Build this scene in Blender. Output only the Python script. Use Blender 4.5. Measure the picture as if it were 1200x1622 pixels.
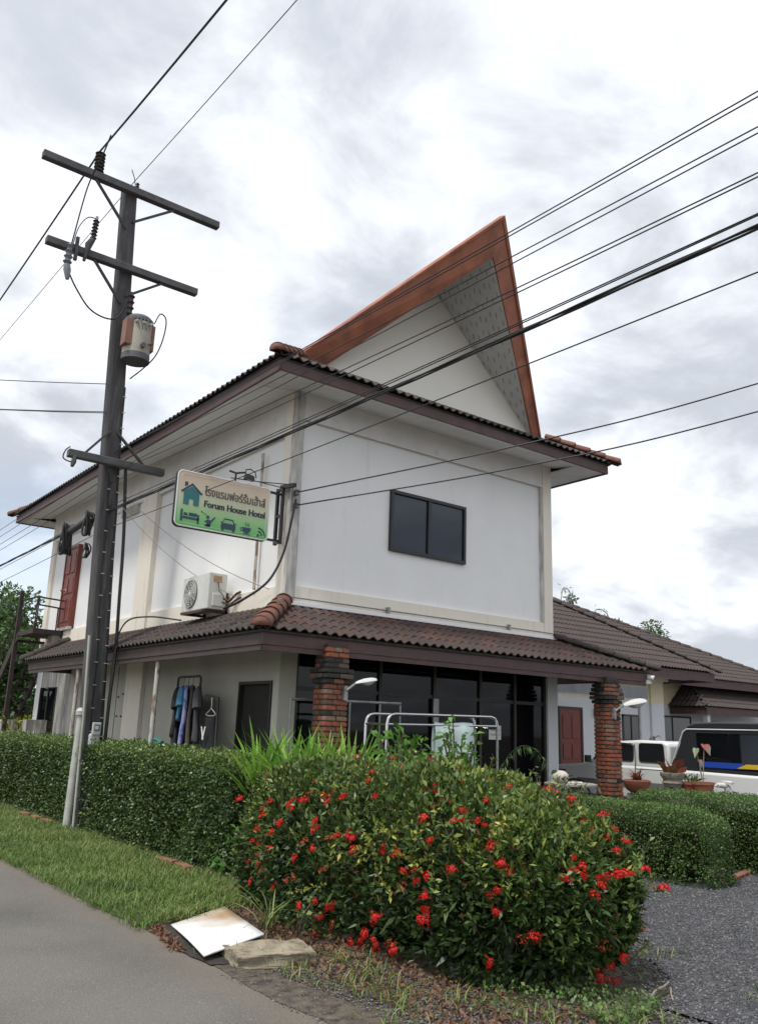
import bpy, bmesh, math, random
import numpy as np
from mathutils import Matrix, Vector, noise as mnoise
for o in list(bpy.data.objects): bpy.data.objects.remove(o)
S = bpy.context.scene
COL = S.collection
PI = math.pi
rnd = random.Random(7)
NR = np.random.default_rng(11)

# ------------------------------------------------------------------ camera
YAW, PITCH, ROLL, FPX = 0.650051, 0.250490, 0.0347249, 1350.0
CAMLOC = Vector((-5.7513, -9.5288, 1.55))
fw = Vector((math.cos(PITCH)*math.sin(YAW), math.cos(PITCH)*math.cos(YAW), math.sin(PITCH)))
rt = Vector((math.cos(YAW), -math.sin(YAW), 0)); up = rt.cross(fw)
r2 = math.cos(ROLL)*rt + math.sin(ROLL)*up; u2 = -math.sin(ROLL)*rt + math.cos(ROLL)*up
cd = bpy.data.cameras.new('camera'); cam = bpy.data.objects.new('camera', cd); COL.objects.link(cam)
cam.matrix_world = Matrix(((r2.x, u2.x, -fw.x, CAMLOC.x), (r2.y, u2.y, -fw.y, CAMLOC.y), (r2.z, u2.z, -fw.z, CAMLOC.z), (0, 0, 0, 1)))
cd.sensor_fit = 'VERTICAL'; cd.sensor_height = 24.0; cd.lens = FPX/1622*24.0
cd.clip_end = 3000; cd.clip_start = .05
S.camera = cam
S.render.resolution_x = 757; S.render.resolution_y = 1024

# ------------------------------------------------------------------ sky and sun
SUN_EL, SUN_AZ = math.radians(64), math.radians(-100)      # azimuth from +Y towards +X
sd = Vector((math.cos(SUN_EL)*math.sin(SUN_AZ), math.cos(SUN_EL)*math.cos(SUN_AZ), math.sin(SUN_EL)))
w = bpy.data.worlds.new('World'); S.world = w; w.use_nodes = True
nt = w.node_tree; nt.nodes.clear(); N = nt.nodes.new; Lk = nt.links.new
wo = N('ShaderNodeOutputWorld'); bg = N('ShaderNodeBackground'); bg.inputs[1].default_value = 0.1
Lk(bg.outputs[0], wo.inputs[0])
sky = N('ShaderNodeTexSky'); sky.sky_type = 'NISHITA'; sky.sun_disc = False
sky.sun_elevation = SUN_EL; sky.sun_rotation = SUN_AZ; sky.dust_density = 2.0
tc = N('ShaderNodeTexCoord')
sep = N('ShaderNodeSeparateXYZ'); Lk(tc.outputs['Generated'], sep.inputs[0])
def M(op, a, b=None, c=None):
    n = N('ShaderNodeMath'); n.operation = op
    for i, v in enumerate((a, b, c)):
        if v is None: continue
        if isinstance(v, (int, float)): n.inputs[i].default_value = v
        else: Lk(v, n.inputs[i])
    return n.outputs[0]
zz = M('ADD', M('MAXIMUM', sep.outputs[2], 0.0), 0.32)
cx_ = M('DIVIDE', sep.outputs[0], zz); cy_ = M('DIVIDE', sep.outputs[1], zz)
cmb = N('ShaderNodeCombineXYZ'); Lk(cx_, cmb.inputs[0]); Lk(cy_, cmb.inputs[1])
def wnoise(scale, detail, rough, dist, off):
    mp = N('ShaderNodeMapping'); mp.inputs[1].default_value = off; Lk(cmb.outputs[0], mp.inputs[0])
    n = N('ShaderNodeTexNoise'); n.inputs['Scale'].default_value = scale; n.inputs['Detail'].default_value = detail
    n.inputs['Roughness'].default_value = rough; n.inputs['Distortion'].default_value = dist
    Lk(mp.outputs[0], n.inputs[0]); return n.outputs[0]
def mrange(v, a, b, c=0., d=1.):
    n = N('ShaderNodeMapRange'); n.interpolation_type = 'SMOOTHSTEP'
    Lk(v, n.inputs[0])
    for i, x in enumerate((a, b, c, d)): n.inputs[i+1].default_value = x
    return n.outputs[0]
big = wnoise(1.5, 5, .5, .2, (2.2, 6.1, 0))
fine = wnoise(3.4, 7, .6, .35, (5.2, 7.1, 0))
shade = mrange(M('ADD', M('MULTIPLY', big, .60), M('MULTIPLY', fine, .40)), .42, .57)
vd = N('ShaderNodeVectorMath'); vd.operation = 'DOT_PRODUCT'; Lk(tc.outputs['Generated'], vd.inputs[0]); vd.inputs[1].default_value = sd
glow = mrange(vd.outputs['Value'], .15, .95)
mixc = N('ShaderNodeMix'); mixc.data_type = 'RGBA'; Lk(shade, mixc.inputs[0])
mixc.inputs[6].default_value = (3.35, 3.58, 3.98, 1); mixc.inputs[7].default_value = (5.85, 6.05, 6.4, 1)
gl = N('ShaderNodeMix'); gl.data_type = 'RGBA'; gl.blend_type = 'ADD'; Lk(M('MULTIPLY', glow, .55), gl.inputs[0])
Lk(mixc.outputs[2], gl.inputs[6]); gl.inputs[7].default_value = (1.8, 1.8, 1.8, 1)
hole = mrange(wnoise(.8, 5, .5, .2, (11.0, 5.0, 0)), .50, .66)
lowz = mrange(sep.outputs[2], .04, .38, 1., 0.)
cover = M('SUBTRACT', 1.0, M('MULTIPLY', hole, M('ADD', M('MULTIPLY', lowz, .65), .1)))
fin = N('ShaderNodeMix'); fin.data_type = 'RGBA'; Lk(cover, fin.inputs[0])
Lk(sky.outputs[0], fin.inputs[6]); Lk(gl.outputs[2], fin.inputs[7])
Lk(fin.outputs[2], bg.inputs[0])
sl = bpy.data.lights.new('sun', 'SUN'); sl.energy = 1.55; sl.angle = math.radians(11); sl.color = (1, .965, .91)
so = bpy.data.objects.new('sun', sl); COL.objects.link(so); so.location = (0, 0, 30)
so.rotation_euler = sd.to_track_quat('Z', 'Y').to_euler()
vs = S.view_settings; vs.view_transform = 'Standard'; vs.look = 'None'; vs.exposure = 0.90; vs.gamma = 1.0
S.render.engine = 'CYCLES'

# ------------------------------------------------------------------ materials
MATS = {}
def nodes(name):
    m = bpy.data.materials.new(name); m.use_nodes = True
    t = m.node_tree; b = t.nodes['Principled BSDF']; return m, t, b
def mat(name, c1, c2=None, rough=.7, scale=6., amount=(.35, .65), bump=0., bscale=40., metal=0., spec=.5, stretch=None, stain=None, stain_scale=(3, 3, .5), stain_rng=(.5, .75), gen=False, detail=5, coat=0.):
    """noise blend of two colours of the thing itself, optional stains with their own shape, fine bump"""
    m, t, b = nodes(name); MATS[name] = m
    b.inputs['Roughness'].default_value = rough; b.inputs['Metallic'].default_value = metal
    b.inputs['Specular IOR Level'].default_value = spec; b.inputs['Coat Weight'].default_value = coat
    c1 = (*c1, 1)
    tcn = t.nodes.new('ShaderNodeTexCoord'); vec = tcn.outputs['Generated' if gen else 'Object']
    if stretch:
        mp = t.nodes.new('ShaderNodeMapping'); mp.inputs[3].default_value = stretch; t.links.new(vec, mp.inputs[0]); v1 = mp.outputs[0]
    else: v1 = vec
    out = None
    if c2:
        n = t.nodes.new('ShaderNodeTexNoise'); n.inputs['Scale'].default_value = scale; n.inputs['Detail'].default_value = detail; t.links.new(v1, n.inputs[0])
        r = t.nodes.new('ShaderNodeMapRange'); r.inputs[1].default_value = amount[0]; r.inputs[2].default_value = amount[1]; t.links.new(n.outputs[0], r.inputs[0])
        x = t.nodes.new('ShaderNodeMix'); x.data_type = 'RGBA'; x.inputs[6].default_value = c1; x.inputs[7].default_value = (*c2, 1)
        t.links.new(r.outputs[0], x.inputs[0]); out = x.outputs[2]
    if stain:
        mp = t.nodes.new('ShaderNodeMapping'); mp.inputs[3].default_value = stain_scale; t.links.new(vec, mp.inputs[0])
        n = t.nodes.new('ShaderNodeTexNoise'); n.inputs['Scale'].default_value = 1.6; n.inputs['Detail'].default_value = 8; n.inputs['Roughness'].default_value = .65; t.links.new(mp.outputs[0], n.inputs[0])
        r = t.nodes.new('ShaderNodeMapRange'); r.inputs[1].default_value = stain_rng[0]; r.inputs[2].default_value = stain_rng[1]; t.links.new(n.outputs[0], r.inputs[0])
        x = t.nodes.new('ShaderNodeMix'); x.data_type = 'RGBA'; x.inputs[7].default_value = (*stain, 1)
        if out is not None: t.links.new(out, x.inputs[6])
        else: x.inputs[6].default_value = c1
        t.links.new(r.outputs[0], x.inputs[0]); out = x.outputs[2]
    if out is not None: t.links.new(out, b.inputs['Base Color'])
    else: b.inputs['Base Color'].default_value = c1
    if bump:
        n = t.nodes.new('ShaderNodeTexNoise'); n.inputs['Scale'].default_value = bscale; n.inputs['Detail'].default_value = 6; t.links.new(v1, n.inputs[0])
        bp = t.nodes.new('ShaderNodeBump'); bp.inputs['Strength'].default_value = bump; bp.inputs['Distance'].default_value = .02
        t.links.new(n.outputs[0], bp.inputs['Height']); t.links.new(bp.outputs[0], b.inputs['Normal'])
    return m
def leafmat(name, cols, rough=.5, trans=.25, spec=.4):
    """colour of each leaf comes from its rnd value: random, plus painted top light in hedges and bush"""
    m, t, b = nodes(name); MATS[name] = m
    a = t.nodes.new('ShaderNodeAttribute'); a.attribute_name = 'rnd'
    r = t.nodes.new('ShaderNodeValToRGB'); e = r.color_ramp.elements
    for i, (p, c) in enumerate(cols):
        if i < 2: el = e[i]; el.position = p
        else: el = e.new(p)
        el.color = (*c, 1)
    t.links.new(a.outputs['Fac'], r.inputs[0]); t.links.new(r.outputs[0], b.inputs['Base Color'])
    b.inputs['Roughness'].default_value = rough; b.inputs['Specular IOR Level'].default_value = spec
    tr = t.nodes.new('ShaderNodeBsdfTranslucent'); t.links.new(r.outputs[0], tr.inputs[0])
    mx = t.nodes.new('ShaderNodeMixShader'); mx.inputs[0].default_value = trans
    o = t.nodes['Material Output']; t.links.new(b.outputs[0], mx.inputs[1]); t.links.new(tr.outputs[0], mx.inputs[2]); t.links.new(mx.outputs[0], o.inputs[0])
    return m
def glassmat(name, tint, fac, rough=.04, base=(.008, .010, .014)):
    """tinted pane: part of the light passes, the rest mirrors"""
    m, t, b = nodes(name); MATS[name] = m
    b.inputs['Base Color'].default_value = (*base, 1); b.inputs['Roughness'].default_value = rough; b.inputs['Specular IOR Level'].default_value = .6
    tp = t.nodes.new('ShaderNodeBsdfTransparent'); tp.inputs[0].default_value = (*tint, 1)
    mx = t.nodes.new('ShaderNodeMixShader'); mx.inputs[0].default_value = fac
    o = t.nodes['Material Output']; t.links.new(b.outputs[0], mx.inputs[1]); t.links.new(tp.outputs[0], mx.inputs[2]); t.links.new(mx.outputs[0], o.inputs[0])
    return m

mat('wall_white', (.84, .84, .83), (.81, .81, .80), .8, 2.2, stain=(.60, .58, .54), stain_scale=(3.2, 3.2, .40), stain_rng=(.58, 1.0), bump=.05, bscale=60)
mat('wall_cream', (.82, .76, .66), (.78, .72, .62), .85, 1.6, stain=(.40, .36, .30), stain_scale=(3.5, 3.5, .5), stain_rng=(.58, .88), bump=.06, bscale=50)
mat('wall_lower', (.54, .52, .45), (.47, .45, .38), .85, 1.5, stain=(.34, .32, .27), stain_scale=(3, 3, .4), stain_rng=(.58, .88), bump=.06, bscale=50)  # canopy shade put into a base colour darker than the cream above
mat('wall_dirty', (.42, .40, .37), (.22, .21, .19), .9, 3.0, stretch=(3, 3, .5), stain=(.62, .61, .58), stain_scale=(5, 5, .8), stain_rng=(.52, .62), bump=.2, bscale=40)
mat('pilaster', (.60, .58, .54), (.40, .39, .36), .9, 4.0, stretch=(3, 3, .9), stain=(.17, .165, .155), stain_scale=(9, 9, .9), stain_rng=(.52, .72), bump=.15, bscale=50)
mat('soffit', (.78, .77, .75), (.70, .69, .67), .75, 3., stain=(.42, .39, .35), stain_scale=(2, 2, 2), stain_rng=(.6, .85))
mat('gable_soffit', (.66, .66, .65), (.60, .60, .59), .8, 3.)
mat('slot', (.30, .29, .28), rough=.9)
mat('gable_wall', (.84, .82, .75), (.82, .80, .72), .85, 1.5)
mat('fascia', (.105, .050, .047), (.070, .040, .041), .6, 5., stain=(.045, .038, .036), stain_scale=(4, 4, 4), stain_rng=(.5, .8))
mat('fascia_side', (.075, .048, .042), (.050, .040, .038), .7, 5., stain=(.14, .12, .11), stain_scale=(3, 3, 6), stain_rng=(.6, .85))
mat('barge', (.42, .155, .085), (.33, .115, .066), .7, 2.5, stretch=(1, 1, 1), stain=(.15, .060, .042), stain_scale=(2.2, 3, 1.2), stain_rng=(.42, .78), bump=.05, bscale=30)
mat('barge_edge', (.22, .055, .030), (.17, .045, .028), .6, 5.)
for i, (a, b_) in enumerate([((.110, .052, .040), (.068, .044, .038)), ((.090, .048, .040), (.052, .040, .036)), ((.075, .047, .041), (.045, .039, .036)), ((.130, .060, .045), (.080, .048, .040))]):
    mat('tile%d' % i, a, b_, .85, 9., stain=(.040, .037, .034), stain_scale=(7, 7, 7), stain_rng=(.46, .70), bump=.25, bscale=60)
mat('tile_old', (.075, .058, .052), (.047, .042, .040), .9, 8., stain=(.032, .030, .028), stain_scale=(6, 6, 6), stain_rng=(.48, .70), bump=.25, bscale=60)
mat('tile_far', (.075, .052, .047), (.055, .042, .040), .85, 4., stain=(.055, .048, .045), stain_scale=(1.2, 1.2, 1.2), stain_rng=(.45, .75))
mat('ridge', (.22, .085, .055), (.13, .060, .045), .85, 7., stain=(.06, .05, .045), stain_scale=(6, 6, 6), stain_rng=(.55, .75), bump=.2, bscale=60)
mat('frame_black', (.012, .012, .013), rough=.4)
glassmat('window_glass', (.02, .03, .05), .15, .03, (.016, .028, .050))
glassmat('shop_glass', (.16, .17, .18), .55, .03)
glassmat('car_glass', (.72, .74, .76), .80, .02)
mat('car_glass_dark', (.008, .009, .010), rough=.05, spec=.6)
mat('bronze_frame', (.030, .026, .022), rough=.5)
mat('dark_room', (.035, .033, .030), (.025, .024, .022), .9, 2.)
mat('door_red', (.20, .040, .022), (.13, .025, .016), .5, 5., stretch=(6, 6, .6))
mat('pole', (.088, .086, .088), (.055, .054, .057), .85, 3., stretch=(4, 4, .6), stain=(.15, .147, .145), stain_scale=(8, 8, 1.2), stain_rng=(.55, .75), bump=.3, bscale=45)
mat('arm', (.115, .114, .118), (.075, .075, .079), .85, 5., stain=(.13, .13, .13), stain_scale=(2, 6, 6), stain_rng=(.55, .75), bump=.2, bscale=50)
mat('steel_dark', (.06, .06, .062), (.035, .035, .036), .6, 8.)
mat('galvanised', (.36, .36, .36), (.26, .255, .25), .5, 8., metal=.6)
mat('stainless', (.62, .62, .61), rough=.22, metal=1.)
mat('cable', (.012, .012, .013), rough=.55)
mat('porcelain', (.030, .020, .020), rough=.25)
mat('insulator_grey', (.16, .17, .19), rough=.35)
mat('trafo', (.42, .40, .33), (.34, .31, .25), .6, 5., stain=(.16, .09, .05), stain_scale=(6, 6, 1), stain_rng=(.6, .8))
mat('trafo_orange', (.27, .13, .085), (.20, .10, .07), .6, 5.)
mat('trafo_dark', (.10, .105, .11), rough=.55)
mat('pvc', (.50, .50, .46), (.40, .40, .36), .55, 5., stain=(.20, .20, .14), stain_scale=(6, 6, 1.5), stain_rng=(.55, .8))
mat('meter_white', (.62, .63, .62), (.50, .50, .48), .4, 8.)
mat('peeling', (.50, .48, .44), (.24, .15, .10), .8, 5., stretch=(3, 3, 1), amount=(.5, .62))
mat('ac_white', (.70, .70, .66), (.62, .62, .58), .5, 3., stain=(.42, .37, .28), stain_scale=(4, 4, 2), stain_rng=(.6, .85))
mat('ac_grille', (.17, .17, .17), rough=.6)
mat('ac_label', (.55, .36, .19), (.42, .27, .14), .6, 8.)
mat('rust', (.10, .055, .04), (.055, .04, .035), .85, 8.)
mat('stair', (.055, .036, .030), (.035, .028, .026), .8, 8.)
mat('asphalt', (.112, .106, .096), (.166, .156, .140), .92, .7, stain=(.27, .255, .235), stain_scale=(48, 48, 48), stain_rng=(.57, .66), bump=.8, bscale=110)
def edge_dirt(m, x0, x1, col):
    """sandy dirt washed onto the road's verge side, ragged by noise"""
    t = m.node_tree; b = t.nodes['Principled BSDF']; old = b.inputs['Base Color'].links[0].from_socket
    tcn = t.nodes.new('ShaderNodeTexCoord'); sp = t.nodes.new('ShaderNodeSeparateXYZ'); t.links.new(tcn.outputs['Object'], sp.inputs[0])
    n = t.nodes.new('ShaderNodeTexNoise'); n.inputs['Scale'].default_value = 2.2; n.inputs['Detail'].default_value = 9; n.inputs['Roughness'].default_value = .65; t.links.new(tcn.outputs['Object'], n.inputs[0])
    a = t.nodes.new('ShaderNodeMath'); a.operation = 'MULTIPLY_ADD'; a.inputs[1].default_value = .9; t.links.new(n.outputs[0], a.inputs[0]); t.links.new(sp.outputs[0], a.inputs[2])
    r = t.nodes.new('ShaderNodeMapRange'); r.inputs[1].default_value = x0+.45; r.inputs[2].default_value = x1+.45; r.inputs[4].default_value = .85; t.links.new(a.outputs[0], r.inputs[0])
    x = t.nodes.new('ShaderNodeMix'); x.data_type = 'RGBA'; x.inputs[7].default_value = (*col, 1); t.links.new(r.outputs[0], x.inputs[0]); t.links.new(old, x.inputs[6]); t.links.new(x.outputs[2], b.inputs['Base Color'])
edge_dirt(MATS['asphalt'], -3.15, -2.65, (.185, .155, .115))
mat('soil', (.085, .068, .050), (.150, .122, .092), .95, 9., stain=(.040, .032, .025), stain_scale=(9, 9, 9), stain_rng=(.48, .64), bump=1., bscale=90)
mat('shade_soil', (.030, .026, .022), (.050, .042, .034), .95, 12., bump=1., bscale=70)  # dark for the shade round the board, painted as soil colour
mat('verge_soil', (.075, .072, .035), (.055, .075, .026), .95, 3., stain=(.12, .10, .06), stain_scale=(2, 2, 2), stain_rng=(.55, .75), bump=.6, bscale=60)
mat('sand_edge', (.23, .195, .145), (.155, .140, .118), .95, 3., stain=(.10, .085, .065), stain_scale=(5, 5, 5), stain_rng=(.52, .7), bump=.4, bscale=120)
mat('gravel', (.070, .070, .076), (.115, .115, .122), .9, 60., stain=(.045, .045, .05), stain_scale=(2, 2, 2), stain_rng=(.5, .7), bump=.9, bscale=90)
for i, c in enumerate([(.080, .080, .088), (.125, .125, .132), (.20, .20, .20), (.055, .055, .060)]): mat('stone%d' % i, c, rough=.85)
mat('concrete', (.33, .32, .29), (.25, .24, .21), .9, 6., stain=(.13, .115, .085), stain_scale=(5, 5, 5), stain_rng=(.5, .7), bump=.5, bscale=35)
mat('old_slab', (.34, .29, .21), (.24, .20, .145), .9, 7., stain=(.12, .10, .07), stain_scale=(5, 5, 5), stain_rng=(.48, .66), bump=.6, bscale=30)
mat('flagstone', (.22, .20, .18), (.16, .15, .14), .9, 6., bump=.3)
mat('edging', (.27, .12, .075), (.19, .09, .06), .9, 7., bump=.3)
for i, (a, b_) in enumerate([((.33, .105, .055), (.24, .075, .045)), ((.26, .095, .060), (.17, .070, .050)), ((.27, .17, .115), (.20, .13, .095)), ((.13, .085, .06), (.08, .06, .05)), ((.038, .034, .031), (.025, .024, .023))]):
    mat('brick%d' % i, a, b_, .9, 20., stain=(.07, .06, .05), stain_scale=(12, 12, 12), stain_rng=(.56, .75), bump=.5, bscale=60)
mat('mortar', (.050, .042, .036), rough=.95)
mat('car_white', (.66, .66, .64), rough=.28, coat=.6)
mat('car_black', (.020, .021, .024), rough=.45)
mat('car_grey', (.16, .16, .16), rough=.6)
mat('rubber', (.014, .014, .014), rough=.8)
mat('chrome', (.60, .60, .60), rough=.15, metal=1.)
mat('blue_stripe', (.015, .06, .36), rough=.4)
mat('yellow_stripe', (.60, .40, .03), rough=.4)
mat('far_white', (.66, .67, .68), (.60, .61, .62), .85, 1.)
mat('far_yellow', (.72, .65, .44), (.68, .61, .41), .85, 1.)
mat('far_dado', (.40, .25, .16), (.35, .22, .15), .85, 2.)
mat('far_awning', (.17, .17, .18), (.13, .13, .14), .7, 3.)
mat('terracotta', (.30, .10, .055), (.22, .075, .045), .8, 6., stain=(.20, .16, .12), stain_scale=(8, 8, 8), stain_rng=(.58, .75))
mat('ceramic_dark', (.015, .015, .016), rough=.25)
mat('lamp_white', (.66, .66, .64), rough=.4)
mat('lamp_glass', (.42, .43, .43), rough=.15)
mat('paper', (.66, .66, .63), rough=.8)
mat('ink_faint', (.36, .36, .36), rough=.8)
mat('towel', (.58, .68, .67), (.53, .63, .63), .95, 20., bump=.4, bscale=150)
mat('garment_black', (.018, .018, .020), rough=.9)
mat('garment_teal', (.055, .20, .30), (.045, .16, .25), .9, 10.)
mat('garment_blue', (.13, .16, .42), (.33, .34, .55), .9, 14., amount=(.45, .5), stretch=(1, 1.6, .8))
mat('garment_brown', (.085, .075, .062), (.060, .053, .045), .9, 8.)
mat('garment_grey', (.060, .060, .065), rough=.9)
mat('white_plastic', (.68, .68, .67), rough=.4)
mat('green_net', (.03, .20, .16), rough=.7)
mat('bark', (.11, .085, .06), (.07, .055, .042), .9, 10., stretch=(2, 2, .5), bump=.4, bscale=30)
mat('core', (.014, .020, .008), (.022, .018, .010), 1., 9., spec=.0)  # near-black filler colour, painting the shade inside the foliage
mat('statue', (.62, .61, .58), (.20, .20, .20), .6, 9., amount=(.52, .6))
mat('deadleaf', (.21, .10, .055), (.13, .075, .045), .85, 30.)
mat('twig', (.30, .26, .21), (.22, .19, .15), .9, 20.)
mat('pot_stone', (.27, .24, .20), (.18, .16, .13), .9, 14., bump=.5)
mat('dark_tub', (.05, .05, .055), rough=.6)
mat('lump', (.60, .57, .50), (.40, .35, .27), .8, 9., bump=.4, bscale=25)
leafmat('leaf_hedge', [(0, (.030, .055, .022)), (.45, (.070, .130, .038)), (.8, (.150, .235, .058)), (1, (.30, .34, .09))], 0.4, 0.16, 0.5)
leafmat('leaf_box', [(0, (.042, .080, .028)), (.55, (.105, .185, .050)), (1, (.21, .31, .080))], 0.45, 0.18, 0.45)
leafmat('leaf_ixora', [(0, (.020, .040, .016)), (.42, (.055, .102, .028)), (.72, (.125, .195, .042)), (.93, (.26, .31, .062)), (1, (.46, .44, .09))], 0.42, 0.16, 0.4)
leafmat('leaf_bright', [(0, (.06, .17, .025)), (.6, (.11, .26, .035)), (1, (.20, .36, .06))], .42, .3)
leafmat('leaf_pandan', [(0, (.12, .28, .035)), (.6, (.20, .40, .055)), (1, (.34, .50, .11))], .38, .3)
leafmat('leaf_tree', [(0, (.035, .075, .026)), (.6, (.085, .155, .045)), (1, (.17, .26, .075))], 0.5, 0.22, 0.4)
leafmat('leaf_yellow', [(0, (.16, .22, .03)), (.5, (.34, .36, .05)), (1, (.55, .52, .09))], .45, .3)
leafmat('leaf_red', [(0, (.14, .035, .025)), (.6, (.22, .06, .035)), (1, (.15, .12, .04))], .45, .25)
leafmat('grass', [(0, (.075, .125, .028)), (.5, (.150, .240, .050)), (.8, (.22, .275, .080)), (1, (.38, .32, .17))], 0.55, 0.25, 0.4)
leafmat('petal', [(0, (.55, .012, .018)), (.6, (.72, .022, .022)), (1, (.80, .075, .035))], .55, .2)
leafmat('petal_old', [(0, (.42, .035, .020)), (.6, (.50, .08, .03)), (1, (.55, .15, .05))], .6, .2)

# ------------------------------------------------------------------ builders
WM = {}
def link(o, parent=None, wm=None):
    COL.objects.link(o); wm = wm or Matrix.Identity(4)
    WM[o] = wm
    if parent is not None:
        o.parent = parent; o.matrix_parent_inverse = WM[parent].inverted()
    o.matrix_basis = wm
    return o
def thing(name, label, cat, loc, group=None):
    o = bpy.data.objects.new(name, None); o.empty_display_size = .1
    link(o, None, Matrix.Translation(loc)); o['label'] = label; o['category'] = cat
    if group: o['group'] = group
    return o
def tag(o, label, cat, group=None):
    o['label'] = label; o['category'] = cat
    if group: o['group'] = group
    return o
def struct(o, kind='structure'): o['kind'] = kind; return o
def piece(name, me, parent, wm): return link(bpy.data.objects.new(name, me), parent, wm)
class MB:
    def __init__(s): s.v = []; s.f = []; s.m = []; s.mi = 0
    def add(s, vs, fs):
        k = len(s.v); s.v += [tuple(x) for x in vs]; s.f += [tuple(i+k for i in f) for f in fs]; s.m += [s.mi]*len(fs); return s
    def box(s, x0, x1, y0, y1, z0, z1):
        return s.add([(x0, y0, z0), (x1, y0, z0), (x1, y1, z0), (x0, y1, z0), (x0, y0, z1), (x1, y0, z1), (x1, y1, z1), (x0, y1, z1)],
                     [(0, 3, 2, 1), (4, 5, 6, 7), (0, 1, 5, 4), (1, 2, 6, 5), (2, 3, 7, 6), (3, 0, 4, 7)])
    def hexa(s, p): return s.add(p, [(0, 3, 2, 1), (4, 5, 6, 7), (0, 1, 5, 4), (1, 2, 6, 5), (2, 3, 7, 6), (3, 0, 4, 7)])
    def slab(s, quad, t, d=None):
        """a quad with thickness t along -normal (or along d)"""
        q = [Vector(a) for a in quad]; n = (q[1]-q[0]).cross(q[-1]-q[0]).normalized() if d is None else Vector(d).normalized()
        k = len(q); vs = q + [a-n*t for a in q]
        fs = [tuple(range(k)), tuple(reversed(range(k, 2*k)))] + [(i, i+k, (i+1) % k+k, (i+1) % k) for i in range(k)]
        return s.add(vs, fs)
    def bar(s, a, b, w, h, up=(0, 0, 1)):
        a = Vector(a); b = Vector(b); d = (b-a).normalized(); sx = d.cross(Vector(up))
        if sx.length < 1e-4: sx = d.cross(Vector((1, 0, 0)))
        sx.normalize(); uz = sx.cross(d); sx = sx*w/2; uz = uz*h/2
        return s.hexa([a-sx-uz, a+sx-uz, b+sx-uz, b-sx-uz, a-sx+uz, a+sx+uz, b+sx+uz, b-sx+uz])
    def tube(s, pts, r, n=8, cap=True, closed=False):
        pts = [Vector(p) for p in pts]; k = len(pts); rs = r if hasattr(r, '__len__') else [r]*k
        vs = []; prev = None
        for i, p in enumerate(pts):
            if closed: d = pts[(i+1) % k]-pts[i-1]
            else: d = pts[min(i+1, k-1)]-pts[max(i-1, 0)]
            d.normalize()
            if prev is None:
                a = d.cross(Vector((0, 0, 1)))
                if a.length < .05: a = d.cross(Vector((1, 0, 0)))
            else: a = prev - d*prev.dot(d)
            a.normalize(); prev = a; b = d.cross(a)
            vs += [p+(a*math.cos(2*PI*j/n)+b*math.sin(2*PI*j/n))*rs[i] for j in range(n)]
        fs = []
        for i in range(k if closed else k-1):
            i2 = (i+1) % k
            for j in range(n): fs.append((i*n+j, i*n+(j+1) % n, i2*n+(j+1) % n, i2*n+j))
        if cap and not closed: fs += [tuple(reversed(range(n))), tuple(range((k-1)*n, k*n))]
        return s.add(vs, fs)
    def lathe(s, prof, c, n=16, axis=None):
        """prof: (r, h) list turned about the axis through c"""
        c = Vector(c); ax = Vector(axis or (0, 0, 1)).normalized()
        a = ax.cross(Vector((1, 0, 0))); a = a if a.length > .1 else ax.cross(Vector((0, 1, 0))); a.normalize(); b = ax.cross(a)
        vs = [c+ax*h+(a*math.cos(2*PI*j/n)+b*math.sin(2*PI*j/n))*max(r, 1e-4) for r, h in prof for j in range(n)]
        fs = [(i*n+j, i*n+(j+1) % n, (i+1)*n+(j+1) % n, (i+1)*n+j) for i in range(len(prof)-1) for j in range(n)]
        fs += [tuple(reversed(range(n))), tuple(range((len(prof)-1)*n, len(prof)*n))]
        return s.add(vs, fs)
    def prism(s, poly, y0, y1, plane='xz'):
        k = len(poly)
        def P(a, b, d): return {'xz': (a, d, b), 'yz': (d, a, b), 'xy': (a, b, d)}[plane]
        vs = [P(a, b, y0) for a, b in poly]+[P(a, b, y1) for a, b in poly]
        return s.add(vs, [tuple(range(k)), tuple(reversed(range(k, 2*k)))]+[(i, (i+1) % k, (i+1) % k+k, i+k) for i in range(k)])
    def grid(s, fn, nu, nv, close=False):
        vs = [fn(i/nu, j/nv) for j in range(nv+1) for i in range(nu+1)]
        return s.add(vs, [(j*(nu+1)+i, j*(nu+1)+i+1, (j+1)*(nu+1)+i+1, (j+1)*(nu+1)+i) for j in range(nv) for i in range(nu)])
    def mesh(s, name, mats, smooth=False):
        me = bpy.data.meshes.new(name); me.from_pydata(s.v, [], s.f)
        for m in (mats if isinstance(mats, (list, tuple)) else [mats]): me.materials.append(MATS[m])
        if s.mi or any(s.m): me.polygons.foreach_set('material_index', s.m)
        bm = bmesh.new(); bm.from_mesh(me); bmesh.ops.recalc_face_normals(bm, faces=bm.faces); bm.to_mesh(me); bm.free()
        if smooth:
            me.polygons.foreach_set('use_smooth', [True]*len(me.polygons)); me.set_sharp_from_angle(angle=math.radians(40))
        return me
    def build(s, name, mats, parent=None, smooth=False, bevel=0., wm=None):
        o = link(bpy.data.objects.new(name, s.mesh(name, mats, smooth)), parent, wm)
        if bevel:
            b = o.modifiers.new('bevel', 'BEVEL'); b.width = bevel; b.segments = 2; b.limit_method = 'ANGLE'
        return o
def boxes(name, m, parent, *bs, bevel=0.):
    b = MB()
    for x in bs: b.box(*x)
    return b.build(name, m, parent, bevel=bevel)

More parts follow.
